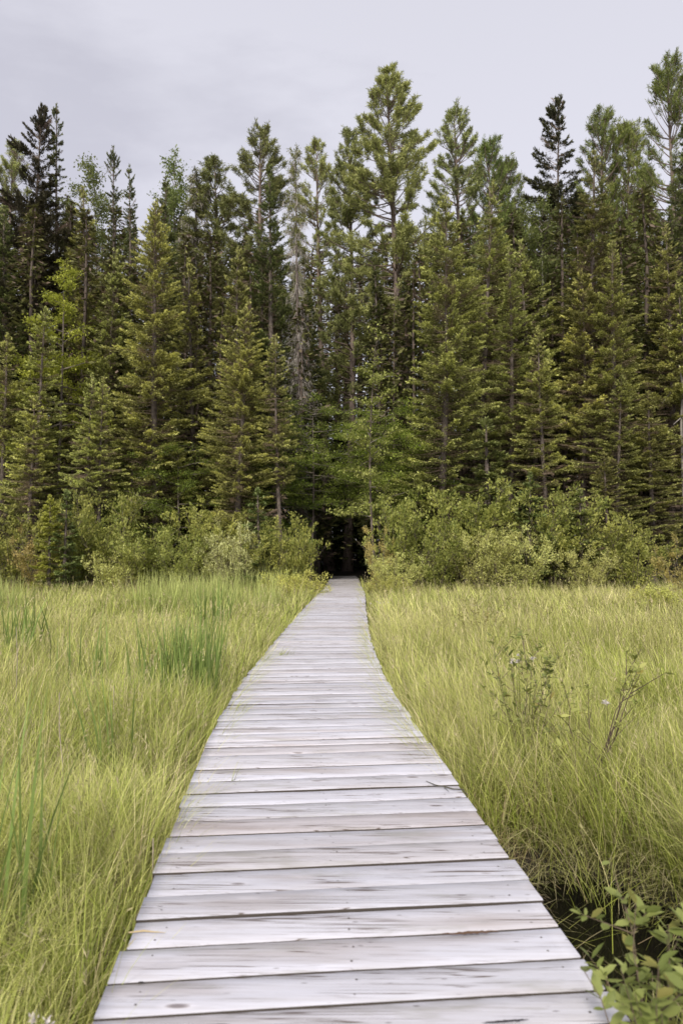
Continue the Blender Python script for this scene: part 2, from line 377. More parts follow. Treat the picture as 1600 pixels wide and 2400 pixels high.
# marks of wear on the boards: a rotten hollow, a knot hole, a split by the lens
def blob_strip(name, x, y, D, ln, wd, mat, seed=0, label=None):
    X, Y, Z = at(x, y, 1); s = (0.0055 - H_CAM) / (Z - H_CAM); X *= s; Y *= s
    r = np.random.RandomState(seed); n = 22; t = np.linspace(0, 1, n)
    w = wd * np.sin(t * math.pi) ** .6 * (0.55 + .45 * r.rand(n)); c = (r.rand(n) - .5) * wd * .3
    xs = X + (t - .5) * ln; tl = .092
    V = []
    for i in range(n): V += [(xs[i], Y + (xs[i] - X) * tl + c[i] - w[i] / 2, .0055), (xs[i], Y + (xs[i] - X) * tl + c[i] + w[i] / 2, .0055)]
    F = [[2 * i, 2 * i + 2, 2 * i + 3, 2 * i + 1] for i in range(n - 1)]
    o = link(name, mesh_np(name, np.array(V), np.array(F), [4] * len(F), [mat]), bw)
    if label: o['label'] = label
    return o
blob_strip('rot_mark', 1078, 2142, 0, .23, .024, M_ROT, 1, 'brown rotten hollow in the surface of a near board')
blob_strip('rot_mark', 1160, 2345, 0, .15, .012, M_HOLE, 2, 'dark split in the board nearest the viewer')
blob_strip('knot_hole', 324, 2256, 0, .022, .012, M_HOLE, 3, 'small dark knot hole near the left board ends')

# ------------------------------------------------------------------ ground and water
POOL = (1.36, 3.55, .58, .86)
def ground_z(x, y):
    z = -.46 + .10 * (vnoise(x * .8, y * .8, 3) - .5) + .5 * np.clip((y - 24) / 14, 0, 1) + np.clip((y - 40) / 200, 0, 1) * 3
    p = ((x - POOL[0]) / POOL[2]) ** 2 + ((y - POOL[1]) / POOL[3]) ** 2
    z = z - .22 * np.clip((1.25 - p) * 1.4, 0, 1)
    under = np.clip(1 - np.abs(x - (XL(y) + XR(y)) / 2) / 1.1, 0, 1) * (y < 30)
    return z - .12 * under
gy = np.concatenate([np.linspace(-12, 0, 16), np.linspace(.2, 10, 70), np.linspace(10.5, 60, 80), np.geomspace(65, 900, 22)])
gx = np.concatenate([-np.geomspace(900, 8, 30), np.linspace(-7.5, 7.5, 90), np.geomspace(8, 900, 30)])
GX, GY = np.meshgrid(gx, gy); GZ = ground_z(GX, GY)
nx, ny = len(gx), len(gy); idx = np.arange(nx * ny).reshape(ny, nx)
F = np.stack([idx[:-1, :-1], idx[:-1, 1:], idx[1:, 1:], idx[1:, :-1]], -1).reshape(-1, 4)
tag(link('ground', mesh_np('ground', np.stack([GX, GY, GZ], -1).reshape(-1, 3), F, np.full(len(F), 4), [M_GROUND], smooth=True)), 'dark peaty ground under the meadow and the forest', kind='structure')
an = np.linspace(0, 2 * math.pi, 40, endpoint=False)
wv = [(POOL[0] + 1.15 * POOL[2] * math.cos(a_) * (1 + .08 * math.sin(3 * a_)), POOL[1] + 1.15 * POOL[3] * math.sin(a_), -.575) for a_ in an]
tag(link('water', mesh_np('water', np.array(wv), list(range(40)), [40], [M_WATER])), 'black bog water beside the boardwalk', kind='structure')

# ------------------------------------------------------------------ meadow grass
def blades(g, x, y, L_, az, lean, curl, wd, c0, c1, z0=None, seg=4, m=0, taper=0.9):
    """arching grass blades; az = direction it leans to, lean = start angle from vertical, curl = extra bend to the tip"""
    n = len(x); t = np.linspace(0, 1, seg + 1)
    ang = lean[:, None] + curl[:, None] * t[None, :] ** 1.6
    ds = L_[:, None] / seg
    hor = np.cumsum(np.sin(ang) * ds, 1) - np.sin(ang[:, :1]) * ds; ver = np.cumsum(np.cos(ang) * ds, 1) - np.cos(ang[:, :1]) * ds
    z = (ground_z(x, y) if z0 is None else z0) - .02
    P = np.stack([x[:, None] + hor * np.cos(az)[:, None], y[:, None] + hor * np.sin(az)[:, None], z[:, None] + ver], -1)
    tw = az + math.pi / 2 + rg.uniform(-.9, .9, n)
    W_ = wd[:, None] * (1 - taper * t[None, :] ** 1.8) / 2
    Sd = np.stack([np.cos(tw), np.sin(tw), np.zeros(n)], -1)[:, None, :] * W_[..., None]
    V = np.stack([P - Sd, P + Sd], 2)            # n, seg+1, 2, 3
    idx = np.arange(n * (seg + 1) * 2).reshape(n, seg + 1, 2)
    F = np.stack([idx[:, :-1, 0], idx[:, :-1, 1], idx[:, 1:, 1], idx[:, 1:, 0]], -1).reshape(-1, 4)
    C = c0[:, None, :] * (1 - t[None, :, None]) + c1[:, None, :] * t[None, :, None]
    C = np.repeat(C[:, :, None, :], 2, 2).reshape(-1, 3)
    g.add(V.reshape(-1, 3), F, C, m)

rg = np.random.RandomState(5)
def wedge(n, d0, d1, side=None, power=1.0, half=.60, extra=1.9):
    """random ground points, uniform over the area between distances d0 and d1, on the ground beside the boardwalk"""
    xs, ys = [], []; got = 0
    while got < n:
        k = int(n * 1.6) + 100
        y = np.sqrt(rg.uniform(d0 * d0, d1 * d1, k)); x = rg.uniform(-1, 1, k) * (half * y + extra) 
        keep = (x < XL(y) - .05) | (x > XR(y) + .05)
        if side == 'L': keep &= x < 0
        if side == 'R': keep &= x > 0
        p = ((x - POOL[0]) / POOL[2]) ** 2 + ((y - POOL[1]) / POOL[3]) ** 2
        keep &= ~((p < 1.12) & (rg.rand(k) > .012)); keep &= ~((x > 0) & (x < POOL[0]) & (np.abs(y - POOL[1]) < POOL[3]) & (rg.rand(k) > .02))
        xs.append(x[keep]); ys.append(y[keep]); got += keep.sum()
    return np.concatenate(xs)[:n], np.concatenate(ys)[:n]

GREEN = np.array([.18, .25, .04]); LIME = np.array([.44, .50, .085]); PALE = np.array([.70, .67, .29]); STRAW = np.array([.78, .66, .42]); BROWN = np.array([.24, .17, .10]); DEEP = np.array([.075, .125, .028])
def sedge(g, n, d0, d1, wmin, side, Lr=(.45, .85), seg=4):
    # tussocks: a blade belongs to a clump and leans away from its heart
    nc = max(20, n // 28)
    cx, cy = wedge(nc, d0, d1, side)
    ci = rg.randint(0, nc, n); rr = np.abs(rg.normal(0, 1, n)) * (.07 + .004 * cy[ci]); th = rg.uniform(0, 2 * math.pi, n)
    x = cx[ci] + rr * np.cos(th); y = cy[ci] + rr * np.sin(th)
    ok = (x < XL(y) - .02) | (x > XR(y) + .02)
    x, y, ci, rr, th = x[ok], y[ok], ci[ok], rr[ok], th[ok]; n = len(x)
    wind = (vnoise(x * .55, y * .35, 21) - .5) * 1.6 + (math.pi * .94 if side == 'R' else 0.25)   # right meadow leans left, left meadow leans right
    cl = rg.rand(nc)[ci]
    mixw = rg.rand(n) < (.55 if side == 'R' else .22)
    az = np.where(mixw, wind + rg.normal(0, .6, n), th + rg.normal(0, .4, n))
    Ls = rg.uniform(Lr[0], Lr[1], n) * (.8 + .4 * vnoise(x * 1.1, y * 1.1, 9))
    edge = np.minimum(np.abs(x - XL(y)), np.abs(x - XR(y)))
    Ls = np.where((side == 'R') & (x < 2.1) & (y < 3.4), Ls * .55, Ls)
    Ls *= np.clip(.85 + edge * .5, .85, 1)
    lean = np.abs(rg.normal(.12, .16, n)); curl = rg.uniform(.15, 1.5, n) * (.7 + .6 * vnoise(x * .9, y * .9, 14))
    wd = rg.uniform(.6, 1.3, n) * wmin
    tone = np.clip(vnoise(x * .5, y * .3, 31) * .75 + cl * .35 + rg.normal(-.06, .18, n) + (.30 * np.clip((y - 6) / 8, 0, 1) if side == 'R' else .15 * np.clip((y - 6) / 8, 0, 1)), 0, 1)[:, None]
    c0 = GREEN * (1 - tone) + LIME * tone
    c1 = LIME * (1 - tone) + PALE * tone
    c1 = np.where(rg.rand(n, 1) < (.18 if side == 'L' else .08), GREEN * 1.35, c1)
    dry = rg.rand(n) < (.10 + .08 * vnoise(x * .9, y * .9, 44)); c0[dry] = PALE * .8; c1[dry] = STRAW
    dead = rg.rand(n) < .08; c0[dead] = BROWN; c1[dead] = STRAW * .75
    v = rg.choice([.45, .8, 1.0, 1.25, 1.5], n)[:, None] * rg.uniform(.85, 1.15, (n, 1))
    blades(g, x, y, Ls, az, lean, curl, wd, c0 * v, c1 * v, seg=seg)
GL, GR = Geo(), Geo()
for g, sd in ((GL, 'L'), (GR, 'R')):
    sedge(g, 38000, .5, 4.0, .0036, sd, (.35, .78), 6)
    sedge(g, 43000, 3.6, 7.5, .0052, sd, (.42, .82), 5)
    sedge(g, 46000, 7, 14, .009, sd, (.45, .85), 4)
    sedge(g, 42000, 13, 27, .018, sd, (.5, .88), 3)
# short undergrowth mat
def mat_layer(g, n, d0, d1, w, side):
    x, y = wedge(n, d0, d1, side); tone = rg.rand(n, 1)
    c0 = BROWN * (1 - tone) * .8 + GREEN * tone; c1 = GREEN * (1 - tone) + LIME * tone
    blades(g, x, y, rg.uniform(.12, .36, n), rg.uniform(0, 6.28, n), rg.uniform(0, .8, n), rg.uniform(0, 1.6, n), rg.uniform(.7, 1.5, n) * w, c0, c1, seg=3)
for g, sd in ((GL, 'L'), (GR, 'R')):
    mat_layer(g, 14000, .5, 4.5, .006, sd); mat_layer(g, 9000, 4.5, 10, .012, sd); mat_layer(g, 9000, 10, 27, .03, sd)
# dry brown litter beside the right edge of the boards
n = 3600; y = rg.uniform(2.6, 7.0, n); x = XR(y) + np.abs(rg.normal(.0, .26, n)) + .03
p = ((x - POOL[0]) / POOL[2]) ** 2 + ((y - POOL[1]) / POOL[3]) ** 2; k_ = (p > .85); x, y = x[k_], y[k_]; n = len(x)
tone = rg.rand(n, 1); blades(GR, x, y, rg.uniform(.15, .42, n), rg.uniform(0, 6.28, n), rg.uniform(.1, 1.0, n), rg.uniform(.2, 1.8, n), rg.uniform(.003, .006, n), BROWN * (1 - tone) + LIME * .8 * tone, BROWN * 1.6 * (1 - tone) + STRAW * tone, seg=4)
# dry growth hanging round the rim of the pool
n = 3000; a_ = rg.uniform(0, 6.28, n); rr = rg.uniform(.86, 1.3, n); x = POOL[0] + POOL[2] * rr * np.cos(a_); y = POOL[1] + POOL[3] * rr * np.sin(a_)
k_ = (x > XR(y) + .03) & ((np.sin(a_) > .1) | (rg.rand(n) < .10)) & ((np.cos(a_) > -.3) | (rg.rand(n) < .3)); x, y, a_ = x[k_], y[k_], a_[k_]; n = len(x); tone = rg.rand(n, 1)
blades(GR, x, y, rg.uniform(.25, .55, n), a_ + math.pi + rg.normal(0, .7, n), rg.uniform(.1, .7, n), rg.uniform(.6, 2.2, n), rg.uniform(.003, .006, n), BROWN * (1 - tone) + GREEN * tone, LIME * .8 * (1 - tone) + STRAW * .8 * tone, seg=5)
# long arching leaves of the sedge clumps at the near left
n = 1500; cx, cy = wedge(60, 1.7, 4.2, 'L', half=.5, extra=.1); j_ = rg.randint(0, 60, n); th = rg.uniform(0, 6.28, n); x = cx[j_] + rg.normal(0, .04, n); y = cy[j_] + rg.normal(0, .04, n); tone = rg.rand(n, 1)
k_ = x < XL(y) - .03; x, y, th, tone = x[k_], y[k_], th[k_], tone[k_]; n = len(x)
th = np.where((np.cos(th) > 0) & (XL(y) - x < .75), math.pi - th, th)
blades(GL, x, y, rg.uniform(.6, .95, n), th, rg.uniform(.05, .3, n), rg.uniform(.9, 2.1, n), rg.uniform(.0045, .0075, n), GREEN * (1 - tone) + LIME * tone, LIME * 1.1 * (1 - tone) + PALE * tone, seg=9)
# a few broken blades lying low across the pool
n = 46; a_ = rg.uniform(0, 6.28, n); x = POOL[0] + POOL[2] * .8 * np.cos(a_) * rg.rand(n); y = POOL[1] + POOL[3] * .9 * np.sin(a_) * rg.rand(n); tone = rg.rand(n, 1)
blades(GR, x, y, rg.uniform(.2, .55, n), rg.uniform(0, 6.28, n), rg.uniform(.2, 1.4, n), rg.uniform(0, .6, n), rg.uniform(.003, .006, n), BROWN * (1 - tone) + LIME * tone, STRAW * .7 * (1 - tone) + LIME * tone, z0=np.full(n, -.56), seg=4)
# blades bending over the board edges
def overhang(g, n, d0, d1, side):
    y = rg.uniform(d0, d1, n); c = side == 'R'
    x = (XR(y) + .03 + rg.rand(n) * .12) if c else (XL(y) - .03 - rg.rand(n) * .12)
    az = (math.pi if c else 0) + rg.normal(0, .5, n); tone = rg.rand(n, 1)
    blades(g, x, y, rg.uniform(.5, .78, n), az, rg.uniform(.05, .3, n), rg.uniform(.5, 1.5, n), rg.uniform(.8, 1.2, n) * (.003 + .0007 * y), GREEN * (1 - tone) + LIME * tone, LIME * (1 - tone) + PALE * tone, seg=5)
overhang(GR, 2600, 5.0, 13, 'R'); overhang(GR, 1100, 13, 24, 'R'); overhang(GL, 130, 2, 5, 'L'); overhang(GL, 900, 5, 10, 'L'); overhang(GL, 900, 9, 24, 'L'); 
# fine seed heads standing a little above the blades
def seed_heads(g, n, d0, d1, side, w):
    x, y = wedge(n, d0, d1, side); L_ = rg.uniform(.62, .98, n); az = rg.uniform(0, 6.28, n); ln = np.abs(rg.normal(.12, .1, n)); t = rg.rand(n, 1)
    blades(g, x, y, L_, az, ln, np.full(n, .25), np.full(n, w), LIME * .8 * (1 - t) + PALE * .7 * t, PALE * .8 + 0 * t, seg=3, taper=.2)
    a2 = ln + .25; px_ = x + L_ * np.sin(ln + .1) * np.cos(az); py_ = y + L_ * np.sin(ln + .1) * np.sin(az); pz_ = ground_z(x, y) - .02 + L_ * np.cos(ln + .1)
    k = 7; i = np.repeat(np.arange(n), k); m_ = len(i); q = rg.uniform(-.13, .02, m_); P = np.stack([px_[i], py_[i], pz_[i] + q], -1)
    cards(g, P, rdir(az[i] + rg.normal(0, .9, m_), rg.uniform(.5, 1.4, m_)), rg.normal(0, 1, (m_, 3)), rg.uniform(.02, .045, m_) * (1 + w * 40), np.full(m_, w * 2.2), (STRAW * .85 * (1 - t) + PALE * .6 * t)[i], 0)
for g_, sd_ in ((GL, 'L'), (GR, 'R')): seed_heads(g_, 380, 2, 6, sd_, .0022); seed_heads(g_, 700, 6, 13, sd_, .004); seed_heads(g_, 600, 13, 26, sd_, .008)
tag(link('meadow_grass', GL.mesh('meadow_grass', [M_GRASS])), 'tall yellow green sedge filling the meadow left of the boardwalk', 'grass', kind='stuff')
tag(link('meadow_grass', GR.mesh('meadow_grass', [M_GRASS])), 'pale wind-combed sedge filling the meadow right of the boardwalk', 'grass', kind='stuff')

# broad blades: cattails
def cattail_clump(x0, y0, n, h, spread, seed, wmul=1.0, col=(.10, .16, .035), tip=(.25, .33, .09)):
    global rg
    sv = rg; rg = np.random.RandomState(seed)
    g = Geo(); x = np.clip(rg.normal(0, spread, n), -1, .28); y = rg.normal(0, spread * .8, n)
    v = rg.uniform(.75, 1.35, (n, 1))
    blades(g, x, y, rg.uniform(.65, 1.05, n) * h, rg.uniform(0, 6.28, n), np.abs(rg.normal(.04, .08, n)), rg.uniform(0, .45, n), rg.uniform(.010, .017, n) * wmul * (1.6 if y0 < 4 else max(1.5, min(2.8, y0 / 3.6))),
           np.array(col) * v, np.array(tip) * v, z0=np.zeros(n), seg=6, taper=.95)
    rg = sv
    return g.mesh('cattail_clump', [M_GRASS])
cat_list = [  # x, y of the foot area in the photo, distance, blades, height, spread, label
    (22, 3.0, 22, 1.42, .09, -1.46, 'dark broad-bladed cattail clump cut by the left edge, nearest the viewer'),
    (0, 7.3, 120, 1.36, .26, -1.62, 'dense clump of green cattails standing beside the boardwalk bend'),
    (0, 8.8, 50, 1.2, .25, -1.8, 'cattails just behind the dense clump at the boardwalk bend'),
    (0, 5.2, 12, 1.1, .10, -1.75, 'few thin cattail blades in the grass left of the near boards'),
    (0, 10.5, 40, 1.45, .25, -4.9, 'dark cattails at the left edge, midway across the meadow'),
    (0, 8.2, 18, 1.25, .25, -3.1, 'sparse cattail blades in the middle of the left meadow'),
    (0, 14.0, 45, 1.4, .35, -2.6, 'cattails left of the boardwalk where it narrows'),
]
for _, D, nb, h, sp, X, lab in cat_list:
    o = link('cattail_clump', cattail_clump(0, D, nb, h, sp, int(D * 10)), None, (X, D, -.5)); tag(o, lab, 'cattail', 'cattail clumps in the left meadow')
g = Geo(); n = 3800; rg = np.random.RandomState(77)
y = np.sqrt(rg.uniform(13 ** 2, 26 ** 2, n * 3)); x = -rg.rand(n * 3) * (.62 * y + 1)
k_ = (x < XL(y) - .8) & (vnoise(x * .45, y * .45, 71) + .02 * (y - 20) > .52); x, y = x[k_][:n], y[k_][:n]; n = len(x)
v = rg.uniform(.75, 1.3, (n, 1)); blades(g, x, y, rg.uniform(.85, 1.42, n), rg.uniform(0, 6.28, n), np.abs(rg.normal(.03, .08, n)), rg.uniform(0, .5, n), rg.uniform(.018, .034, n), np.array([.22, .29, .06]) * v, np.array([.52, .56, .20]) * v, seg=4, taper=.95)
tag(link('cattail_bed', g.mesh('cattail_bed', [M_GRASS])), 'far bed of upright cattail leaves in front of the left shrubs', 'cattails', kind='stuff')

# ------------------------------------------------------------------ conifers
def trunk_curve(H, seed, bend=.012):
    r = np.random.RandomState(seed); a1, a2 = r.uniform(0, 6.28, 2); b1, b2 = r.uniform(.3, 1, 2) * H * bend
    def f(z):
        z = np.asarray(z, float); return np.stack([b1 * np.sin(z / H * 3.1 + a1) - b1 * math.sin(a1), b2 * np.sin(z / H * 4.3 + a2) - b2 * math.sin(a2), z], -1)
    return f
def trunk_mesh(f, H, r0, mat, name='trunk', top=.98, seed=0, c=(.2, .2, .2)):
    g = Geo(); z = np.linspace(-.3, H * top, 16)
    rad = r0 * (1 - np.clip(z / H, 0, 1) * .96) ** .9 + .004; rad[0] *= 1.35
    tubes(g, f(z)[None], rad[None], c, 0, 8)
    return g.mesh(name, [mat], True)

OLIVE = np.array([.215, .222, .075]); TIPG = np.array([.77, .78, .27]); DARKG = np.array([.095, .115, .042]); TWIG = np.array([.31, .235, .175]); GREYT = np.array([.42, .38, .34])
def conifer(seed, H, R, start=.15, power=.85, nb=200, dens=1.0, droop=.15, tip_col=TIPG, base_col=OLIVE, cone_gap=.25, dead=.35, needle=.085, tipfrac=.35, ragged=.35, bare=40, upper_up=.7, clubtop=0.0, far=1.0, deadcol=TWIG):
    """spruce or fir: returns (trunk mesh, crown mesh)"""
    r = np.random.RandomState(seed); f = trunk_curve(H, seed)
    g = Geo()
    q = r.rand(nb) ** .92; z = H * (start + (1 - start) * q); h = (z - H * start) / (H * (1 - start))        # 0 foot of crown .. 1 top
    nw = int(nb / 8.5); zw = H * (start + (1 - start) * (np.arange(nw) + .5) / nw); z = np.where(r.rand(nb) < .85, zw[r.randint(0, nw, nb)] + r.normal(0, .045, nb), z); h = np.clip((z - H * start) / (H * (1 - start)), 0, .995)
    az = r.uniform(0, 2 * math.pi, nb)
    sector = 1 + ragged * (vnoise(az / 6.2832 * 5 + seed, h * 7 + seed * 3, seed % 50) - .5) * 1.6
    prof = (1 - h) ** power * np.clip(h * 5 + .45, 0, 1)
    if clubtop: prof = np.maximum(prof, clubtop * np.exp(-((h - .93) / .05) ** 2))
    Lb = R * (prof + .035) * sector * r.uniform(.62, 1.12, nb)
    gapm = r.rand(nb) > cone_gap * (1 - h); Lb = np.where(gapm, Lb, Lb * .35)
    el = np.interp(h, [0, .5, .85, 1], [-droop * 1.5, -droop * .6, upper_up * .35, upper_up * 1.3]) + r.normal(0, .10, nb)
    cv = np.interp(h, [0, 1], [.22, .1]) + r.normal(0, .05, nb)
    base = f(z)
    def pt(i, t):
        d = np.stack([np.cos(az[i]), np.sin(az[i])], -1)
        hor = Lb[i] * t * np.cos(el[i]); ver = Lb[i] * (t * np.sin(el[i]) + cv[i] * t * t)
        P = base[i].copy(); P[..., :2] += d * hor[..., None]; P[..., 2] += ver; return P
    # branch wood
    ts = np.linspace(0, 1, 5); ii = np.repeat(np.arange(nb)[:, None], 5, 1); PP = pt(ii, np.repeat(ts[None], nb, 0))
    tubes(g, PP, (.008 + .010 * Lb[:, None]) * (1 - .85 * ts[None]), deadcol * .8, 1, 3)
    # bare dead branches under the crown
    if bare:
        nbz = r.uniform(H * .05, H * (start + .22), bare); ba = r.uniform(0, 6.28, bare); bl = r.uniform(.25, .8, bare) * R * .62
        t = np.linspace(0, 1, 4); be = r.uniform(-.35, .1, bare)
        P = f(nbz)[:, None] + bl[:, None, None] * t[None, :, None] * rdir(ba, be)[:, None]; P[:, :, 2] -= bl[:, None] * .15 * t ** 2
        tubes(g, P, .012 * (1 - .8 * t)[None], deadcol, 1, 3)
        k = bare * 14; i = r.randint(0, bare, k); s = r.rand(k)
        p0 = f(nbz)[i] + (bl[i] * s)[:, None] * rdir(ba, be)[i]; cards(g, p0, rdir(ba[i] + r.normal(0, .9, k), r.normal(-.35, .4, k)), r.normal(0, 1, (k, 3)), r.uniform(.1, .35, k), r.uniform(.010, .02, k), deadcol * r.uniform(.7, 1.2, (k, 1)), 1)
    # needle sprays
    tot = int(dens * 205 * np.sum(Lb ** 1.35) / far)
    pr = Lb ** 1.35; pr /= pr.sum(); i = r.choice(nb, tot, p=pr)
    t = .12 + .88 * r.rand(tot) ** .8
    side = r.choice([-1, 1], tot); ta = az[i] + side * r.uniform(.45, 1.15, tot) * (1 - .55 * t)
    tl = Lb[i] * (.42 * (1 - t) + .10) * r.uniform(.5, 1.1, tot); s = r.rand(tot) ** .8
    te = el[i] + 2 * cv[i] * t - .06 + r.normal(0, .06, tot)
    P = pt(i, t) + (tl * s)[:, None] * rdir(ta, te); P[:, 2] -= .10 * tl * s + np.abs(r.normal(0, .02, tot))
    D = rdir(ta + r.normal(0, .55, tot), te + r.normal(.05, .32, tot)); N = norm(np.array([0, 0, 1.]) + r.normal(0, .5, (tot, 3)))
    ln = needle * r.uniform(.7, 1.5, tot) * far ** .5; wd = ln * r.uniform(.24, .42, tot)
    # colour: new growth at the outer ends of twigs is pale, old needles olive; some branches have lost their needles
    outer = np.clip(t * .6 + s * .45 + r.normal(0, .18, tot), 0, 1)
    bt = r.rand(nb)[i]
    w = np.clip((outer - (1 - tipfrac) * .9) * 3.0, 0, 1)[:, None]
    C = base_col * (1 - w) + tip_col * w; C = C * (.72 + .5 * bt[:, None]) * r.uniform(.8, 1.2, (tot, 1))
    lost = (t + .5 * s < .62) & (r.rand(tot) < dead + .25); lost |= (bt < dead * .25)
    C[lost] = (deadcol * r.uniform(.7, 1.25, (tot, 1)))[lost]
    wd = np.where(lost, wd * .35, wd)
    cards(g, P, D, N, ln, wd, C, 0)
    # leader
    k = int(50 + 30 * R); zz = H * (1 - .06 * r.rand(k)); cards(g, f(zz), rdir(r.uniform(0, 6.28, k), r.uniform(.4, 1.3, k)), r.normal(0, 1, (k, 3)), needle * 1.2 * np.ones(k), .035 * np.ones(k), tip_col * .8 * r.uniform(.7, 1.2, (k, 1)), 0)
    return trunk_mesh(f, H, .010 * H + .015 if H > 6 else .018 * H, M_BARK, seed=seed), g.mesh('crown', [M_NEEDLE, M_TWIG])

def pine(seed, H, R, start=.42, nb=95, tufts=6, tuft=26, needle=.17, col=(.19, .215, .075), tip=(.46, .48, .17), up=.55, power=.6, feather=False, barecount=30, r0=None):
    r = np.random.RandomState(seed); f = trunk_curve(H, seed, .008); g = Geo()
    h = np.sort(r.rand(nb) ** .85); z = H * (start + (1 - start) * h); az = r.uniform(0, 6.28, nb)
    prof = np.sqrt(np.clip(1 - h, 0, 1)) ** (power * 2) * np.clip(.55 + h * 1.4, 0, 1)
    Lb = R * (prof + .06) * r.uniform(.72, 1.08, nb); el = np.interp(h, [0, .6, 1], [-.05, .25, .9]) + r.normal(0, .12, nb); cv = up * .35
    base = f(z); d = np.stack([np.cos(az), np.sin(az)], -1)
    def pt(i, t):
        P = base[i].copy(); P[..., :2] += d[i] * (Lb[i] * t * np.cos(el[i]))[..., None]; P[..., 2] += Lb[i] * (t * np.sin(el[i]) + cv * t * t); return P
    ts = np.linspace(0, 1, 6); ii = np.repeat(np.arange(nb)[:, None], 6, 1)
    tubes(g, pt(ii, np.repeat(ts[None], nb, 0)), (.014 + .012 * Lb[:, None]) * (1 - .85 * ts[None]), (.20, .155, .125), 1, 4)
    # sub-branches carrying tufts
    ns = nb * tufts; i = r.choice(nb, ns, p=Lb / Lb.sum()); t = .35 + .65 * r.rand(ns) ** .7; a2 = az[i] + r.choice([-1, 1], ns) * r.uniform(.3, 1.0, ns); l2 = Lb[i] * r.uniform(.10, .30, ns) * (1.3 - t) + .15
    p0 = pt(i, t); e2 = el[i] + 2 * cv * t + r.uniform(0, .5, ns); p1 = p0 + l2[:, None] * rdir(a2, e2)
    P = p0[:, None] * (1 - np.array([0, .5, 1]))[None, :, None] + p1[:, None] * np.array([0, .5, 1])[None, :, None]
    tubes(g, P, np.array([[.012, .009, .006]]), (.19, .15, .12), 1, 3)
    P0 = np.concatenate([p1, pt(np.arange(nb), np.ones(nb))]); A = np.concatenate([a2, az]); m = len(P0)
    k = m * tuft; j = np.repeat(np.arange(m), tuft)
    back = r.rand(k) * (.34 if not feather else .5)
    dirs = norm(r.normal(0, 1, (k, 3)) * (.75, .75, .6) + rdir(A[j], np.full(k, .7)) * (.75 if not feather else 1.1))
    sc = r.uniform(.75, 1.25, m)[j]
    PB = P0[j] - rdir(A[j], np.full(k, .55)) * back[:, None] * sc[:, None] + r.normal(0, .03, (k, 3))
    w = r.rand(k, 1); tt = r.uniform(.75, 1.25, (m, 1))[j]
    C = (np.array(col) * (1 - w) + np.array(tip) * w) * tt
    ln = needle * r.uniform(.7, 1.25, k) * sc; cards(g, PB, dirs, r.normal(0, 1, (k, 3)), ln, ln * (.17 if not feather else .13), C, 0)
    if barecount:
        b = barecount; bz = r.uniform(H * .14, H * (start + .12), b); ba = r.uniform(0, 6.28, b); bl = r.uniform(.3, .95, b) * R * .8; tq = np.linspace(0, 1, 5)
        P = f(bz)[:, None] + bl[:, None, None] * tq[None, :, None] * rdir(ba, r.uniform(-.25, .15, b))[:, None]; P[:, :, 2] += (r.normal(0, .12, (b, 1)) * bl[:, None]) * tq ** 2
        tubes(g, P, .022 * (1 - .8 * tq)[None], GREYT, 1, 3)
        kk = b * 16; i = r.randint(0, b, kk); s = r.rand(kk); q = P[i, (s * 4).astype(int)]
        cards(g, q, rdir(ba[i] + r.normal(0, .8, kk), r.normal(0, .4, kk)), r.normal(0, 1, (kk, 3)), r.uniform(.15, .5, kk), r.uniform(.012, .02, kk), GREYT * r.uniform(.6, 1.1, (kk, 1)), 1)
    return trunk_mesh(f, H, r0 or .0125 * H, M_BARKP, seed=seed), g.mesh('crown', [M_NEEDLE, M_TWIG])

def dying(seed, H, R):
    """spruce whose top still has needles; below hang grey bare twigs"""
    r = np.random.RandomState(seed); f = trunk_curve(H, seed); g = Geo()
    nb = 300; h = r.rand(nb); z = H * (.12 + .86 * h); az = r.uniform(0, 6.28, nb); Lb = R * (.30 + .70 * (1 - h)) * r.uniform(.4, 1.1, nb)
    el = np.interp(h, [0, .8, 1], [-.9, -.5, .5]) + r.normal(0, .2, nb); t = np.linspace(0, 1, 6)
    P = f(z)[:, None] + Lb[:, None, None] * t[None, :, None] * rdir(az, el)[:, None]; P[:, :, 2] -= Lb[:, None] * .35 * np.sin(t * 3.1)
    tubes(g, P, .014 * (1 - .8 * t)[None], GREYT * .95, 1, 3)
    k = nb * 22; i = r.randint(0, nb, k); s = r.randint(1, 6, k); q = P[i, s]
    cards(g, q, rdir(az[i] + r.normal(0, .7, k), r.normal(-.8, .45, k)), r.normal(0, 1, (k, 3)), r.uniform(.15, .5, k), r.uniform(.010, .022, k), GREYT * r.uniform(.65, 1.15, (k, 1)), 1)
    k = 5200; i = r.choice(np.where(h > .76)[0], k); s = r.rand(k); q = f(z[i]) + (Lb[i] * s)[:, None] * rdir(az[i], el[i]) + r.normal(0, .06, (k, 3))
    cards(g, q, rdir(az[i] + r.normal(0, .8, k), r.normal(0, .6, k)), r.normal(0, 1, (k, 3)), r.uniform(.08, .17, k), r.uniform(.03, .05, k), OLIVE * .9 * r.uniform(.7, 1.3, (k, 1)), 0)
    return trunk_mesh(f, H, .2, M_BARK), g.mesh('crown', [M_NEEDLE, M_TWIG])

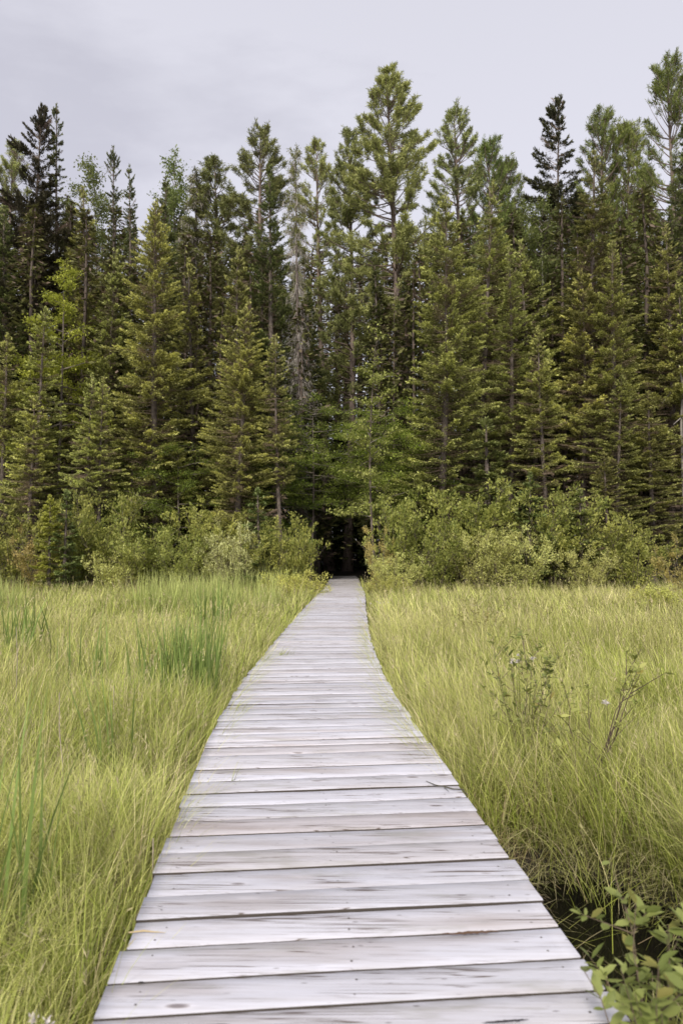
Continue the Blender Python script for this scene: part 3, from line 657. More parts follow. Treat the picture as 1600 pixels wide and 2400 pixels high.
# ------------------------------------------------------------------ broad-leaved trees and shrubs
def broadleaf(seed, H, R, start=.3, limbs=26, leaves=9000, leaf=.075, col=(.085, .125, .03), tip=(.17, .215, .05), tr=.1, flat=.4, up=.6, shape='oval', mat=None, twigc=(.22, .19, .16), cl=.35):
    r = np.random.RandomState(seed); f = trunk_curve(H, seed, .02); g = Geo()
    h = np.linspace(0, .97, limbs) + r.normal(0, .02, limbs); h = np.clip(h, 0, .99); z = H * (start + (1 - start) * h); az = np.arange(limbs) * 2.4 + r.normal(0, .4, limbs)
    prof = {'oval': np.sin(np.clip(h * .74 + .18, 0, 1) * math.pi) ** .6, 'cone': (1 - h) ** .7 + .08, 'column': .45 + .55 * np.sin(np.clip(h * .9 + .1, 0, 1) * math.pi)}[shape]
    Lb = R * prof * r.uniform(.65, 1.15, limbs); el = up * (0.4 + h) + r.normal(0, .15, limbs); ts = np.linspace(0, 1, 6)
    D = rdir(az, el)
    P = f(z)[:, None] + Lb[:, None, None] * ts[None, :, None] * D[:, None]; P[:, :, 2] -= Lb[:, None] * .12 * ts[None] ** 2
    P += r.normal(0, .03, P.shape) * Lb[:, None, None] * ts[None, :, None]
    tubes(g, P, (tr * .35) * (1 - .8 * ts)[None] * (Lb / R + .2)[:, None], twigc, 1, 4)
    ns = limbs * 9; i = r.choice(limbs, ns, p=Lb / Lb.sum()); s = r.randint(1, 6, ns); a = P[i, s]; l2 = Lb[i] * r.uniform(.15, .45, ns) * (1.25 - s / 6)
    d2 = norm(rdir(az[i] + r.uniform(-1.2, 1.2, ns), el[i] * .6 + r.uniform(-.2, .7, ns))); t3 = np.array([0, .5, 1]); Q = a[:, None] + l2[:, None, None] * t3[None, :, None] * d2[:, None]
    tubes(g, Q, np.array([[.008, .006, .003]]) * max(1, tr * 8), twigc, 1, 3)
    w = l2 + .1; j = r.choice(ns, leaves, p=w / w.sum()); s = r.rand(leaves) ** .7
    pos = a[j] + (l2[j] * s * 1.1)[:, None] * d2[j] + r.normal(0, 1, (leaves, 3)) * (R * .055 + .03) * (1, 1, 1 - flat * .6)
    dr = rdir(r.uniform(0, 6.28, leaves), r.normal(-.1, .5, leaves)); N = norm(np.array([0, 0, 1.]) * (1 + flat) + r.normal(0, .6, (leaves, 3)))
    w1 = np.clip(r.rand(leaves) * .7 + r.rand(ns)[j] * .5 - .1, 0, 1)[:, None]
    C = (np.array(col) * (1 - w1) + np.array(tip) * w1) * r.uniform(.85, 1.15, (leaves, 1))
    ln = leaf * r.uniform(.65, 1.25, leaves); cards(g, pos, dr, N, ln, ln * .62, C, 0)
    return trunk_mesh(f, H, tr, mat or M_BARKB, top=.90), g.mesh('crown', [M_LEAF, M_TWIG])

def shrub(seed, H, R, stems=13, leaves=7000, leaf=.06, col=(.10, .135, .04), tip=(.23, .25, .085), ratio=.5, upright=.5, twigc=(.17, .14, .11), side=10, low=.12):
    r = np.random.RandomState(seed); g = Geo(); gw = Geo()
    az = np.arange(stems) * 2.4 + r.normal(0, .5, stems); out_ = np.sqrt(r.rand(stems)) * R; hh = H * np.sqrt(np.clip(1 - (out_ / R) ** 2 * .55, 0, 1)) * r.uniform(.72, 1.03, stems)
    t = np.linspace(0, 1, 7); k0 = 1 + upright
    P = np.zeros((stems, 7, 3)); P[:, :, 0] = (out_ * np.cos(az))[:, None] * t ** k0 * .95 + .15 * R * np.cos(az)[:, None]; P[:, :, 1] = (out_ * np.sin(az))[:, None] * t ** k0 * .95 + .15 * R * np.sin(az)[:, None]; P[:, :, 2] = hh[:, None] * t ** .92 - .1
    P[:, 1:] += r.normal(0, .02 * H, (stems, 6, 3)) * (1, 1, .3)
    tubes(gw, P, (.006 + .008 * H / 3) * (1 - .8 * t)[None], twigc, 0, 4)
    ns = stems * side; i = r.randint(0, stems, ns); tt = low + (1 - low) * r.rand(ns) ** .8; s = tt * 6; k = np.clip(s.astype(int), 0, 5); q = (s - k)[:, None]
    a = P[i, k] * (1 - q) + P[i, k + 1] * q; l2 = R * r.uniform(.2, .5, ns) * (1.15 - .6 * tt); d2 = rdir(r.uniform(0, 6.28, ns), r.uniform(.15, 1.1, ns))
    t3 = np.array([0, .5, 1]); tubes(gw, a[:, None] + l2[:, None, None] * t3[None, :, None] * d2[:, None], np.array([[.006, .0045, .002]]), twigc, 0, 3)
    j = r.randint(0, ns, leaves); s = r.rand(leaves) ** .6; pos = a[j] + (l2[j] * s * 1.08)[:, None] * d2[j] + r.normal(0, .035 + .012 * R, (leaves, 3)); pos[:, 2] = np.maximum(pos[:, 2], .02)
    dr = norm(d2[j] * .9 + r.normal(0, .7, (leaves, 3)) + (0, 0, .25)); N = norm(np.array([0, 0, .9]) + r.normal(0, .8, (leaves, 3)))
    w1 = np.clip(r.rand(leaves) * .8 + r.rand(ns)[j] * .4 - .1, 0, 1)[:, None]; C = (np.array(col) * (1 - w1) + np.array(tip) * w1) * r.uniform(.85, 1.15, (leaves, 1))
    ln = leaf * r.uniform(.6, 1.25, leaves); cards(g, pos, dr, N, ln, ln * ratio, C, 0)
    return gw.mesh('stems', [M_TWIG]), g.mesh('foliage', [M_LEAF])

PROTO = {}
def P_(key, H, fn): PROTO.setdefault(key, []).append((H, fn))
# ordinary front-row spruces, about 13 m
for sd in (1, 2, 3): P_('spruce', 13, conifer(sd, 13, 1.75, start=.14, nb=330, dens=1.15, power=.75, dead=.3, bare=60))
for sd in (4, 5): P_('spruce_bare', 13, conifer(sd, 13, 1.45, start=.42, nb=230, dens=1.1, power=.6, dead=.35, bare=120))
P_('spruce_light', 18, conifer(6, 18, 2.2, start=.06, nb=560, dens=1.05, power=.62, dead=.3, bare=60, ragged=.5, tip_col=TIPG * 1.12))
P_('spruce_light', 18, conifer(7, 18, 2.4, start=.12, nb=520, dens=1.0, power=.7, dead=.3, bare=90, ragged=.5))
for sd in (8, 9): P_('spruce_tall', 21, conifer(sd, 21, 2.1, start=.28, nb=470, dens=.95, power=.8, dead=.4, bare=150, tip_col=TIPG * .75, base_col=OLIVE * .8, ragged=.5))
for sd in (10, 11): P_('spruce_dark', 20, conifer(sd, 20, 1.9, start=.12, nb=480, dens=1.1, power=.8, dead=.12, bare=60, tip_col=np.array([.30, .32, .11]), base_col=DARKG, ragged=.4, droop=.05))
for sd in (12, 13): P_('spruce_slim', 22, conifer(sd, 22, 1.25, start=.2, nb=430, dens=1.3, power=.55, dead=.2, bare=90, tip_col=np.array([.25, .26, .10]), base_col=DARKG, clubtop=.42, droop=.25, ragged=.6))
P_('fir_open', 24, conifer(14, 24, 3.3, start=.3, nb=300, dens=.75, power=.62, dead=.25, bare=110, tip_col=np.array([.14, .13, .07]), base_col=np.array([.085, .08, .045]), ragged=.75, cone_gap=.2, droop=.1, upper_up=.9, needle=.15))
P_('fir_open', 24, conifer(15, 24, 3.0, start=.35, nb=300, dens=.75, power=.6, dead=.3, bare=110, tip_col=np.array([.13, .135, .06]), base_col=np.array([.075, .075, .04]), ragged=.85, cone_gap=.3, droop=.2, needle=.15))
for sd in (16, 17): P_('spruce_small', 5, conifer(sd, 5, .85, start=.05, nb=130, dens=2.3, power=.85, dead=.1, bare=0, needle=.09, tip_col=np.array([.38, .44, .16]), base_col=np.array([.17, .20, .07])))
P_('larch', 5, conifer(18, 5, .75, start=.1, nb=160, dens=1.9, power=.6, dead=.0, bare=0, needle=.09, tip_col=np.array([.48, .50, .12]), base_col=np.array([.36, .40, .08]), upper_up=1.0))
for sd in (19, 20, 21): P_('red_pine', 25, pine(sd, 25, 3.3, start=.28, nb=200, tufts=9, tuft=34, needle=.175, power=.5))
P_('red_pine_big', 29, pine(22, 29, 3.7, start=.46, nb=240, tufts=11, tuft=36, needle=.18, barecount=60, power=.55, r0=.34))
for sd in (23, 24): P_('white_pine', 24, pine(sd, 24, 4.0, start=.22, nb=190, tufts=10, tuft=34, needle=.22, col=(.15, .20, .05), tip=(.32, .36, .10), up=.9, feather=True, power=.45, barecount=10))
P_('dead_spruce', 20, dying(25, 20, 2.0)); 
P_('aspen', 18, broadleaf(26, 18, 2.6, start=.35, limbs=46, leaves=17000, leaf=.14, col=(0.160, 0.199, 0.062), tip=(0.340, 0.372, 0.123), tr=.11, shape='oval'))
P_('aspen', 18, broadleaf(27, 18, 2.2, start=.4, limbs=46, leaves=15000, leaf=.14, col=(0.160, 0.199, 0.062), tip=(0.320, 0.363, 0.123), tr=.10, shape='column', up=.9))
P_('maple', 9, broadleaf(28, 9, 3.0, start=.12, limbs=34, leaves=17000, leaf=.10, col=(0.120, 0.181, 0.035), tip=(0.280, 0.363, 0.062), tr=.09, flat=1.2, up=.15, shape='oval', mat=M_BARK))
P_('maple', 9, broadleaf(29, 9, 2.7, start=.12, limbs=34, leaves=15000, leaf=.10, col=(0.130, 0.181, 0.039), tip=(0.300, 0.363, 0.070), tr=.09, flat=1.2, up=.2, shape='oval', mat=M_BARK))
P_('maple_high', 10, broadleaf(33, 10, 3.1, start=.42, limbs=34, leaves=17000, leaf=.10, col=(.13, .185, .035), tip=(.50, .58, .12), tr=.06, flat=1.3, up=.05, shape='oval', mat=M_BARK))
P_('lime_maple', 12, broadleaf(30, 12, 2.3, start=.45, limbs=30, leaves=14000, leaf=.11, col=(0.300, 0.344, 0.053), tip=(0.599, 0.616, 0.114), tr=.09, flat=1.0, up=.3, shape='cone', mat=M_BARK))
P_('sapling', 8, broadleaf(31, 8, 1.35, start=.25, limbs=26, leaves=4600, leaf=.10, col=(0.240, 0.281, 0.070), tip=(0.480, 0.490, 0.158), tr=.05, flat=1.2, up=.55, shape='cone', twigc=(.24, .21, .18), mat=M_BARK))
for sd in (40, 41, 42): P_('shrub_green', 2.6, shrub(sd, 2.6, 1.5, stems=15, leaves=5600, leaf=.088, col=(0.191, 0.229, 0.055), tip=(0.552, 0.554, 0.148)))
for sd in (43, 44): P_('shrub_pale', 2.6, shrub(sd, 2.6, 1.4, stems=22, leaves=7000, leaf=.08, col=(0.405, 0.381, 0.117), tip=(0.812, 0.845, 0.308), ratio=.42, upright=.25))
P_('willow', 2.4, shrub(45, 2.4, 1.2, stems=26, leaves=8000, leaf=.085, col=(0.383, 0.381, 0.142), tip=(0.812, 0.845, 0.411), ratio=.26, upright=.2))
for sd in (46,): P_('shrub_sparse', 2.8, shrub(sd, 2.8, 1.2, stems=10, leaves=4200, leaf=.075, col=(0.247, 0.229, 0.075), tip=(0.675, 0.542, 0.194), twigc=(.28, .24, .20)))
P_('shrub_low', 1.2, shrub(47, 1.2, .9, stems=22, leaves=6000, leaf=.055, col=(0.338, 0.323, 0.084), tip=(0.812, 0.824, 0.229)))

def base_z(x, y): return float(ground_z(np.array([x]), np.array([y]))[0])
count = {}
PARTS = {True: ('stems', 'foliage'), False: ('trunk', 'crown')}
def place(key, x, y, D, label, name, cat, group, wid=1.0, v=None, rot=None, X=None, lean=0.0):
    """stand a plant of this kind so that its tip appears where the photo has it, at distance D"""
    lst = PROTO[key]; c = count.get(key, 0); count[key] = c + 1
    Hp, (ma, mb) = lst[c % len(lst) if v is None else v]
    px, py, pz = at(x, y, D); bz = base_z(px, D); h = pz - bz
    r = bpy.data.objects.new(name, None); COL.objects.link(r); r.empty_display_size = .3
    s = h / Hp; sw = wid * (.55 * s + .45) * (1.18 if 'spruce' in key and 'slim' not in key else 1.0)
    if 'shrub' in key or key == 'willow': s *= 1.12
    if 'pine' in key: s *= .975; sw *= 1.08
    r.location = (px, D, bz - .02); r.scale = (sw, sw, s); r.rotation_euler = (.022 * math.sin(c * 5.1 + y), .030 * math.sin(c * 3.7 + x), (c * 2.399 + 1.1) % 6.28 if rot is None else rot)
    tag(r, label, cat, group)
    is_shrub = ma.name.startswith('stems'); na, nb_ = PARTS[is_shrub]
    link(na, ma, r); link(nb_, mb, r)
    return r

TREES = [
 # kind, x, y of the tip, distance, width, label
 ('red_pine', 8, 302, 38, .8, 'dark pine with tufted crown on the skyline, cut by the left edge'),
 ('fir_open', 88, 252, 36, .8, 'tall ragged dark spruce with sparse drooping top, second on the skyline from the left'),
 ('spruce_slim', 162, 258, 37, .72, 'very slim spire spruce with narrow pointed top on the left skyline'),
 ('spruce_slim', 288, 345, 38, .65, 'left one of two narrow club-topped spruces standing close together on the skyline'),
 ('spruce_slim', 311, 360, 36, .6, 'right one of two narrow club-topped spruces close together, slightly shorter'),
 ('aspen', 228, 396, 43, .9, 'light green broad-leaved tree behind the slim spire and the twin narrow spruces'),
 ('aspen', 366, 385, 43, .9, 'airy pale green broad-leaved tree right of the twin narrow spruces on the skyline'),
 ('spruce_dark', 388, 412, 35, .85, 'dark-topped spruce in front of the airy pale tree'),
 ('dead_spruce', 428, 378, 40, 1.1, 'greyish dead-looking spruce on the skyline left of the broad pines'),
 ('red_pine', 512, 365, 42, 1.1, 'round-topped pine forming the left shoulder of the central left skyline'),
 ('red_pine', 590, 282, 40, 1.0, 'tall airy pine with thin pointed leader on the skyline left of centre'),
 ('spruce_dark', 632, 378, 33, .95, 'dense dark green spruce with full narrow crown left of the hanging grey twigs'),
 ('dead_spruce', 701, 352, 33, .6, 'half-dead spruce with green top and long hanging grey twigs left of centre'),
 ('red_pine', 757, 303, 42, .85, 'left one of two tufted pines on the skyline just left of the tallest pine'),
 ('red_pine', 797, 312, 41, .85, 'right one of two tufted pines on the skyline just left of the tallest pine'),
 ('red_pine_big', 908, 148, 38, 1.0, 'tallest pine near the centre with open tufted crown and long pale trunk'),
 ('red_pine', 1056, 218, 40, .85, 'second tallest pine, directly right of the tallest one, with dense pointed top'),
 ('white_pine', 1130, 330, 43, .8, 'feathery green pine right of the second tallest pine'),
 ('white_pine', 1180, 372, 44, .7, 'lower feathery pine sloping down to the notch in the right skyline'),
 ('fir_open', 1270, 215, 40, .85, 'isolated dark ragged fir with brownish cone-laden top on the right skyline'),
 ('white_pine', 1378, 268, 40, .75, 'left one of two broad soft feathery pines on the right skyline'),
 ('white_pine', 1455, 262, 39, .75, 'right one of two broad soft feathery pines on the right skyline'),
 ('white_pine', 1548, 112, 36, .75, 'very tall loose-topped pine cut by the right edge'),
 ('spruce_dark', 1521, 236, 32, .8, 'tall nearly black spruce in front of the loose-topped pine at the right edge'),
 ('spruce_tall', 1355, 352, 31, 1.0, 'tall brownish green spruce with bare lower trunk right of the isolated dark fir'),
 ('spruce_light', 1000, 430, 29, .95, 'big light green spruce standing right of the forest opening, foliage almost to the ground'),
 ('spruce_tall', 1100, 420, 33, .95, 'tall olive spruce right behind the big light green spruce'),
 ('spruce_tall', 1155, 575, 31, .85, 'mid-height spruce with bushy green upper crown and bare lower trunks beside it'),
 ('spruce_bare', 1219, 545, 32, .95, 'slender spruce with pale bare lower trunk, between the bushy-crowned spruce and the brownish tall one'),
 ('aspen', 1262, 470, 37, .9, 'soft green broad-leaved tree with thin white trunk behind the slender spruce'),
 ('spruce_tall', 1402, 560, 29.5, .95, 'wide-crowned olive spruce in front row at right with yellowish branch tips'),
 ('spruce_tall', 1512, 525, 31, .9, 'olive spruce near the right edge below the nearly black spruce'),
 ('spruce_dark', 1470, 620, 33, .8, 'small-topped dark spruce between the two olive spruces at right'),
 ('spruce', 1252, 740, 29, .85, 'short spruce with layered light branches below the slender bare-trunked one'),
 ('spruce_small', 1113, 962, 27.6, 1.5, 'small bluish green spruce standing above the shrubs right of the opening'),
 ('spruce_small', 1212, 1085, 25.6, 1.2, 'tiny spruce tip poking out of the shrub bank on the right'),
 ('spruce_small', 600, 1120, 25.4, 1.1, 'small spruce standing just behind the silvery willow, on its right'),
 ('spruce_small', 1330, 1125, 25.4, 1.2, 'tiny spruce among the shrubs, right of the other tiny spruce'),
 ('spruce', 1382, 1035, 27.4, .8, 'young spruce right of the two bare trunks'),
 ('spruce', 1408, 860, 28.2, .9, 'middle-sized spruce with layered branches near the right side'),
 ('spruce', 1490, 900, 28.6, 1.0, 'shaggy spruce with foliage to the ground near the right edge'),
 ('spruce', 1575, 640, 30, 1.0, 'spruce half cut off by the right edge'),
 ('spruce_bare', 1320, 600, 30.5, .9, 'spruce with long bare brown trunk reaching down into the dark gap at right'),
 ('spruce', 95, 700, 28.6, .9, 'light-tipped spruce with regular layers near the left edge'),
 ('spruce_bare', 72, 905, 27.2, .85, 'front spruce with thin bare trunk, lowest of the left-edge group'),
 ('spruce_bare', 220, 868, 28.0, .72, 'left stem of a pair of light spruces growing together'),
 ('spruce_bare', 244, 872, 28.1, .72, 'right stem of a pair of light spruces growing together'),
 ('spruce', 240, 600, 32, .9, 'spruce rising behind the pair of light spruces'),
 ('spruce_bare', 283, 570, 33, 1.0, 'darker spruce with long straight visible trunk right of the light pair'),
 ('spruce_light', 375, 478, 30, .95, 'large wide-branched spruce with layered olive boughs, largest of the left half'),
 ('spruce_tall', 205, 430, 36, .9, 'reddish brown inner-branched spruce between the spire and the twin narrow spruces'),
 ('spruce', 452, 600, 32, .9, 'spruce right behind the largest layered one'),
 ('spruce', 560, 575, 31, .9, 'bright-tipped spruce left of the dense dark one'),
 ('spruce_light', 540, 692, 28.2, .85, 'pale green front spruce with trunk showing low down, left of the opening'),
 ('spruce_bare', 652, 770, 27.6, .7, 'slender spruce with straight bare pale trunk just left of the opening'),
 ('lime_maple', 148, 590, 31, .9, 'bright yellow-green broad-leaved tree among dark spruces at left'),
 ('larch', 118, 1140, 24.3, 1.0, 'small soft yellow-green larch above the left shrubs'),
 ('spruce_small', 155, 1125, 24.4, .9, 'little spruce with pale stem beside the yellow-green larch'),
 ('spruce', 8, 760, 28.5, .9, 'spruce half hidden by the left edge of the picture'),
 ('spruce_dark', 20, 480, 34, 1.1, 'dark spruce under the pine at the left edge'),
 ('spruce_dark', 885, 600, 36, .9, 'dark spruce deep behind the maple, under the tallest pine'),
 ('spruce_dark', 728, 650, 35, 1.0, 'dark shaded spruce behind the maples left of the opening'),
 ('spruce_dark', 930, 640, 34, 1.0, 'shaded spruce between the big light green one and the opening'),
 ('sapling', 862, 735, 27.6, 1.0, 'thin young broad-leaved tree with pale leaning stem right above the opening'),
 ('maple_high', 712, 912, 29.6, .9, 'leafy maple overhanging the dark opening from the left'),
 ('maple_high', 868, 915, 30, .95, 'leafy maple behind the thin young tree above the opening'),
 ('maple', 632, 1000, 29.2, .8, 'low maple whose boughs join the shrubs left of the opening'),
 ('maple_high', 890, 960, 29.6, .8, 'low maple between the opening and the big light green spruce'),
 ('maple', 420, 1010, 29, 1.0, 'dark leafy understory tree below the largest layered spruce'),
 ('maple', 300, 1030, 29.4, .9, 'shaded understory tree left of the largest layered spruce trunk'),
 ('maple', 580, 1050, 29.5, .9, 'shaded understory tree behind the silvery willow shrub'),
 ('maple', 1000, 1080, 29.6, .8, 'understory tree behind the shrubs below the big light green spruce'),
]
names = {'red_pine': 'pine_tree', 'red_pine_big': 'pine_tree', 'white_pine': 'pine_tree', 'fir_open': 'fir_tree', 'aspen': 'broadleaf_tree', 'lime_maple': 'maple_tree', 'maple': 'maple_tree', 'maple_high': 'maple_tree', 'sapling': 'young_tree', 'larch': 'larch_tree', 'dead_spruce': 'spruce_tree'}
groups = {'pine_tree': 'pines of the forest edge', 'fir_tree': 'firs on the skyline', 'broadleaf_tree': 'broad-leaved trees on the skyline', 'maple_tree': 'maples in the understory', 'spruce_tree': 'spruces of the forest edge'}
for kd, x, y, D, w, lab in TREES:
    nm = names.get(kd, 'spruce_tree'); place(kd, x, y, D, lab, nm, 'tree', groups.get(nm), w)

SHRUBS = [
 ('shrub_green', 25, 1135, 25.6, 1.1, 'leafy shrub cut by the left edge of the picture, below the bare-trunked front spruce'),
 ('shrub_sparse', 85, 1200, 25.0, 1.0, 'sparse shrub with pale leaning stems under the larch'),
 ('shrub_green', 165, 1190, 25.6, .9, 'green shrub right of the larch'),
 ('shrub_green', 235, 1110, 26.2, 1.0, 'tall green shrub below the pair of light spruces'),
 ('shrub_green', 318, 1170, 25.6, 1.15, 'broad rounded green shrub under the largest layered spruce'),
 ('shrub_pale', 270, 1235, 24.8, .8, 'lighter low shrub in front of the broad rounded green one'),
 ('shrub_green', 420, 1225, 25.0, .9, 'bright green shrub between the broad rounded one and the willow'),
 ('willow', 540, 1205, 25.0, 1.0, 'silvery willow shrub with upright shoots left of the opening'),
 ('shrub_green', 480, 1150, 26.6, 1.0, 'dark shrub behind the silvery willow, on its left'),
 ('shrub_green', 622, 1215, 25.3, .9, 'shrub directly right of the silvery willow'),
 ('shrub_green', 672, 1185, 25.6, .85, 'shrub reaching out toward the opening from the left'),
 ('shrub_low', 692, 1318, 22.6, 1.1, 'low yellow-green bush touching the left board ends before the opening'),
 ('shrub_low', 650, 1318, 23.4, 1.2, 'low bush left of the one touching the boards'),
 ('shrub_green', 928, 1125, 25.8, .95, 'tall leafy shrub flanking the opening on the right'),
 ('shrub_sparse', 872, 1205, 25.0, .6, 'twiggy shrub leaning toward the opening from the right'),
 ('shrub_pale', 905, 1262, 24.0, .85, 'pale yellow bush low beside the right board ends'),
 ('shrub_low', 888, 1322, 22.6, 1.0, 'low bush touching the right board ends before the opening'),
 ('shrub_green', 1000, 1185, 25.0, .9, 'green shrub right of the tall leafy one'),
 ('shrub_green', 1085, 1110, 26.2, 1.2, 'highest rounded shrub of the right bank'),
 ('shrub_pale', 1105, 1200, 24.6, 1.0, 'left half of the bright yellow-green shrub mass on the right'),
 ('shrub_pale', 1190, 1195, 24.7, 1.1, 'right half of the bright yellow-green shrub mass on the right'),
 ('shrub_green', 1250, 1115, 26.0, 1.2, 'grey-green shrub behind the bright yellow-green mass'),
 ('shrub_green', 1330, 1150, 26.0, 1.2, 'rounded shrub below the tiny spruces on the right'),
 ('shrub_pale', 1345, 1245, 24.4, .9, 'smaller pale yellow shrub standing alone in front of the right bank'),
 ('shrub_green', 1455, 1225, 25.0, 1.0, 'mid green shrub right of the lone pale yellow one'),
 ('shrub_green', 1400, 1190, 26.2, 1.0, 'dark shrub behind the lone pale yellow one'),
 ('shrub_sparse', 1560, 1220, 22.5, .8, 'twiggy shrub with arching stems at the right edge'),
 ('shrub_low', 1545, 1345, 18.0, 1.2, 'low bush in the meadow at the right edge'),
 ('shrub_low', 1490, 1352, 19.5, .9, 'low bush in the meadow left of the right-edge one'),
]
for kd, x, y, D, w, lab in SHRUBS: place(kd, x, y, D, lab, 'willow_shrub' if kd == 'willow' else 'shrub', 'shrub', 'shrubs along the forest edge', w)

# the shaded wood behind the first rows reads as one mass: many merged trees with shade painted into their colour, and undergrowth
def deep_wood():
    g = Geo(); r = np.random.RandomState(90)
    spots = []
    for D in (33, 36, 39.5, 43, 47, 51, 56, 61, 67):
        n = int(D * 1.5 / 2.1)
        for i in range(n):
            x = (i + r.uniform(.1, .9)) / n * D * 1.5 - D * .75
            if abs(x - (XL(min(D, 44)) + .7)) < 1.9 and D < 44: continue
            spots.append((x, D + r.uniform(-1.6, 1.6)))
    for x, y in spots:
        col_px = 784 + x / y * 1568
        # canopy height of the wood behind, lower in the middle where the sky glints through
        top = np.interp(col_px, [-200, 0, 200, 480, 700, 860, 1000, 1300, 1600, 1800], [400, 430, 455, 490, 545, 560, 490, 430, 370, 350]) + r.uniform(0, 200)
        H = at(784, top, y)[2] - .1; H = max(6, H); R = r.uniform(1.5, 2.6); bz = base_z(x, y)
        z = np.linspace(0, H, 6); P = np.stack([np.full(6, x) + r.normal(0, .05, 6), np.full(6, y), z + bz], -1)
        tubes(g, P[None], (np.linspace(.16, .03, 6) * H / 14)[None], (.15, .12, .10), 1, 5)
        n = int(420 * H / 10 * R); h = r.rand(n); zz = H * (.12 + .88 * h); lay = np.round(zz / .55) * .55; zz = np.where(r.rand(n) < .6, lay, zz) + r.normal(0, .08, n)
        rad = R * (1 - h) ** .7 * np.sqrt(r.rand(n)); a = r.uniform(0, 6.28, n); pos = np.stack([x + rad * np.cos(a), y + rad * np.sin(a), bz + zz - rad * .25], -1)
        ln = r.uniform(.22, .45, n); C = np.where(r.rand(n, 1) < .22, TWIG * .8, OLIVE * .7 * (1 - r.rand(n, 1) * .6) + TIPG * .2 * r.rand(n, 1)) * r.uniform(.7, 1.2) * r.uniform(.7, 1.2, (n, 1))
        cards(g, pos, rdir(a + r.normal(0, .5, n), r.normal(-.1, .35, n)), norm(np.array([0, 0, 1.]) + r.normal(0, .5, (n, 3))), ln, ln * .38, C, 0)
    # undergrowth in the shade
    n = 90000; y = r.uniform(28.5, 66, n); x = r.uniform(-.8, .8, n) * y; k = np.abs(x - (XL(np.minimum(y, 44)) + .7)) > 1.25 + .5 * r.rand(n); k |= y > 41; x, y = x[k], y[k]; x = np.concatenate([x, r.uniform(-3, 4, 9000)]); y = np.concatenate([y, r.uniform(40, 46, 9000)]); n = len(x)
    hmax = 1.2 + 4.5 * vnoise(x * .5, y * .5, 17) + np.clip(y - 40, 0, 30) * .3 + 2.5 * (y > 39); zz = hmax * r.rand(n) ** .8; ln = r.uniform(.14, .3, n) * (1 + (y > 45) * 1.2)
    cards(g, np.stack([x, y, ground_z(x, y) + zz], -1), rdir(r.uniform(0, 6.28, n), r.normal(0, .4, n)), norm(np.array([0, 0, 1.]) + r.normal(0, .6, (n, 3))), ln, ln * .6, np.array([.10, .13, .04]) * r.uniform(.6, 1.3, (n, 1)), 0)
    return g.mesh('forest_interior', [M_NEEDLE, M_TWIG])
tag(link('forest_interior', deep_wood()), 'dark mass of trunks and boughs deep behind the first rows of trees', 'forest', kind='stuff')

# ------------------------------------------------------------------ small plants near the boards
def leafy_plant(seed, H, R, stems, per, leaf, col, tip, bare_low=.3, twigc=(.16, .12, .10), lean=(0, 0), rad=.004, tipbias=.6):
    r = np.random.RandomState(seed); gs, gl = Geo(), Geo(); t = np.linspace(0, 1, 8)
    az = r.uniform(0, 6.28, stems); o_ = r.uniform(.3, 1, stems) * R; hh = H * r.uniform(.65, 1.0, stems)
    P = np.zeros((stems, 8, 3)); P[:, :, 0] = (o_ * np.cos(az) + lean[0])[:, None] * t ** 1.2; P[:, :, 1] = (o_ * np.sin(az) + lean[1])[:, None] * t ** 1.2; P[:, :, 2] = hh[:, None] * t
    P[:, 1:] += r.normal(0, .012 * H, (stems, 7, 3)); tubes(gs, P, rad * (1 - .7 * t)[None], twigc, 0, 5)
    ns = stems * 3; i = r.randint(0, stems, ns); k = r.randint(2, 7, ns); a = P[i, k]; l2 = r.uniform(.08, .3, ns) * H; d2 = rdir(az[i] + r.normal(0, .9, ns), r.uniform(.3, 1.1, ns)); t3 = np.linspace(0, 1, 4)
    Q = a[:, None] + l2[:, None, None] * t3[None, :, None] * d2[:, None]; tubes(gs, Q, rad * .55 * (1 - .6 * t3)[None], twigc, 0, 4)
    n = per * (stems + ns); pick = r.rand(n) < .5; ii = r.randint(0, stems, n); jj = r.randint(0, ns, n); s = bare_low + (1 - bare_low) * r.rand(n) ** tipbias
    f1 = s * 7; k1 = np.clip(f1.astype(int), 0, 6); q = (f1 - k1)[:, None]; pa = P[ii, k1] * (1 - q) + P[ii, k1 + 1] * q; pb = a[jj] + (l2[jj] * s)[:, None] * d2[jj]
    pos = np.where(pick[:, None], pa, pb); dr = rdir(r.uniform(0, 6.28, n), r.uniform(-.1, .9, n)); N = norm(np.array([0, 0, 1.]) + r.normal(0, .5, (n, 3)))
    w = r.rand(n, 1); C = np.array(col) * (1 - w) + np.array(tip) * w; br_ = r.rand(n) < .06; C[br_] = C[br_] * (1.0, .82, .8)
    # each leaf an elongated hexagon folded along its midrib
    D_ = norm(dr); Sd = norm(np.cross(D_, N)); Up = np.cross(Sd, D_); ln = (leaf * r.uniform(.55, 1.2, n))[:, None]; wd = ln * .46
    b0, b1 = pos, pos + D_ * ln; l1 = pos + D_ * ln * .28 + Sd * wd * .45 + Up * ln * .05; l2_ = pos + D_ * ln * .68 + Sd * wd * .42 + Up * ln * .05; r1 = pos + D_ * ln * .28 - Sd * wd * .45 + Up * ln * .05; r2 = pos + D_ * ln * .68 - Sd * wd * .42 + Up * ln * .05
    V = np.stack([b0, l1, l2_, b1, r2, r1], 1).reshape(-1, 3); o = np.arange(n)[:, None] * 6
    F = np.concatenate([o + np.array([0, 1, 2, 3]), o + np.array([0, 3, 4, 5])]); gl.add(V, F, np.repeat(C, 6, 0), 0)
    return gs.mesh('stems', [M_TWIG]), gl.mesh('leaves', [M_LEAF])
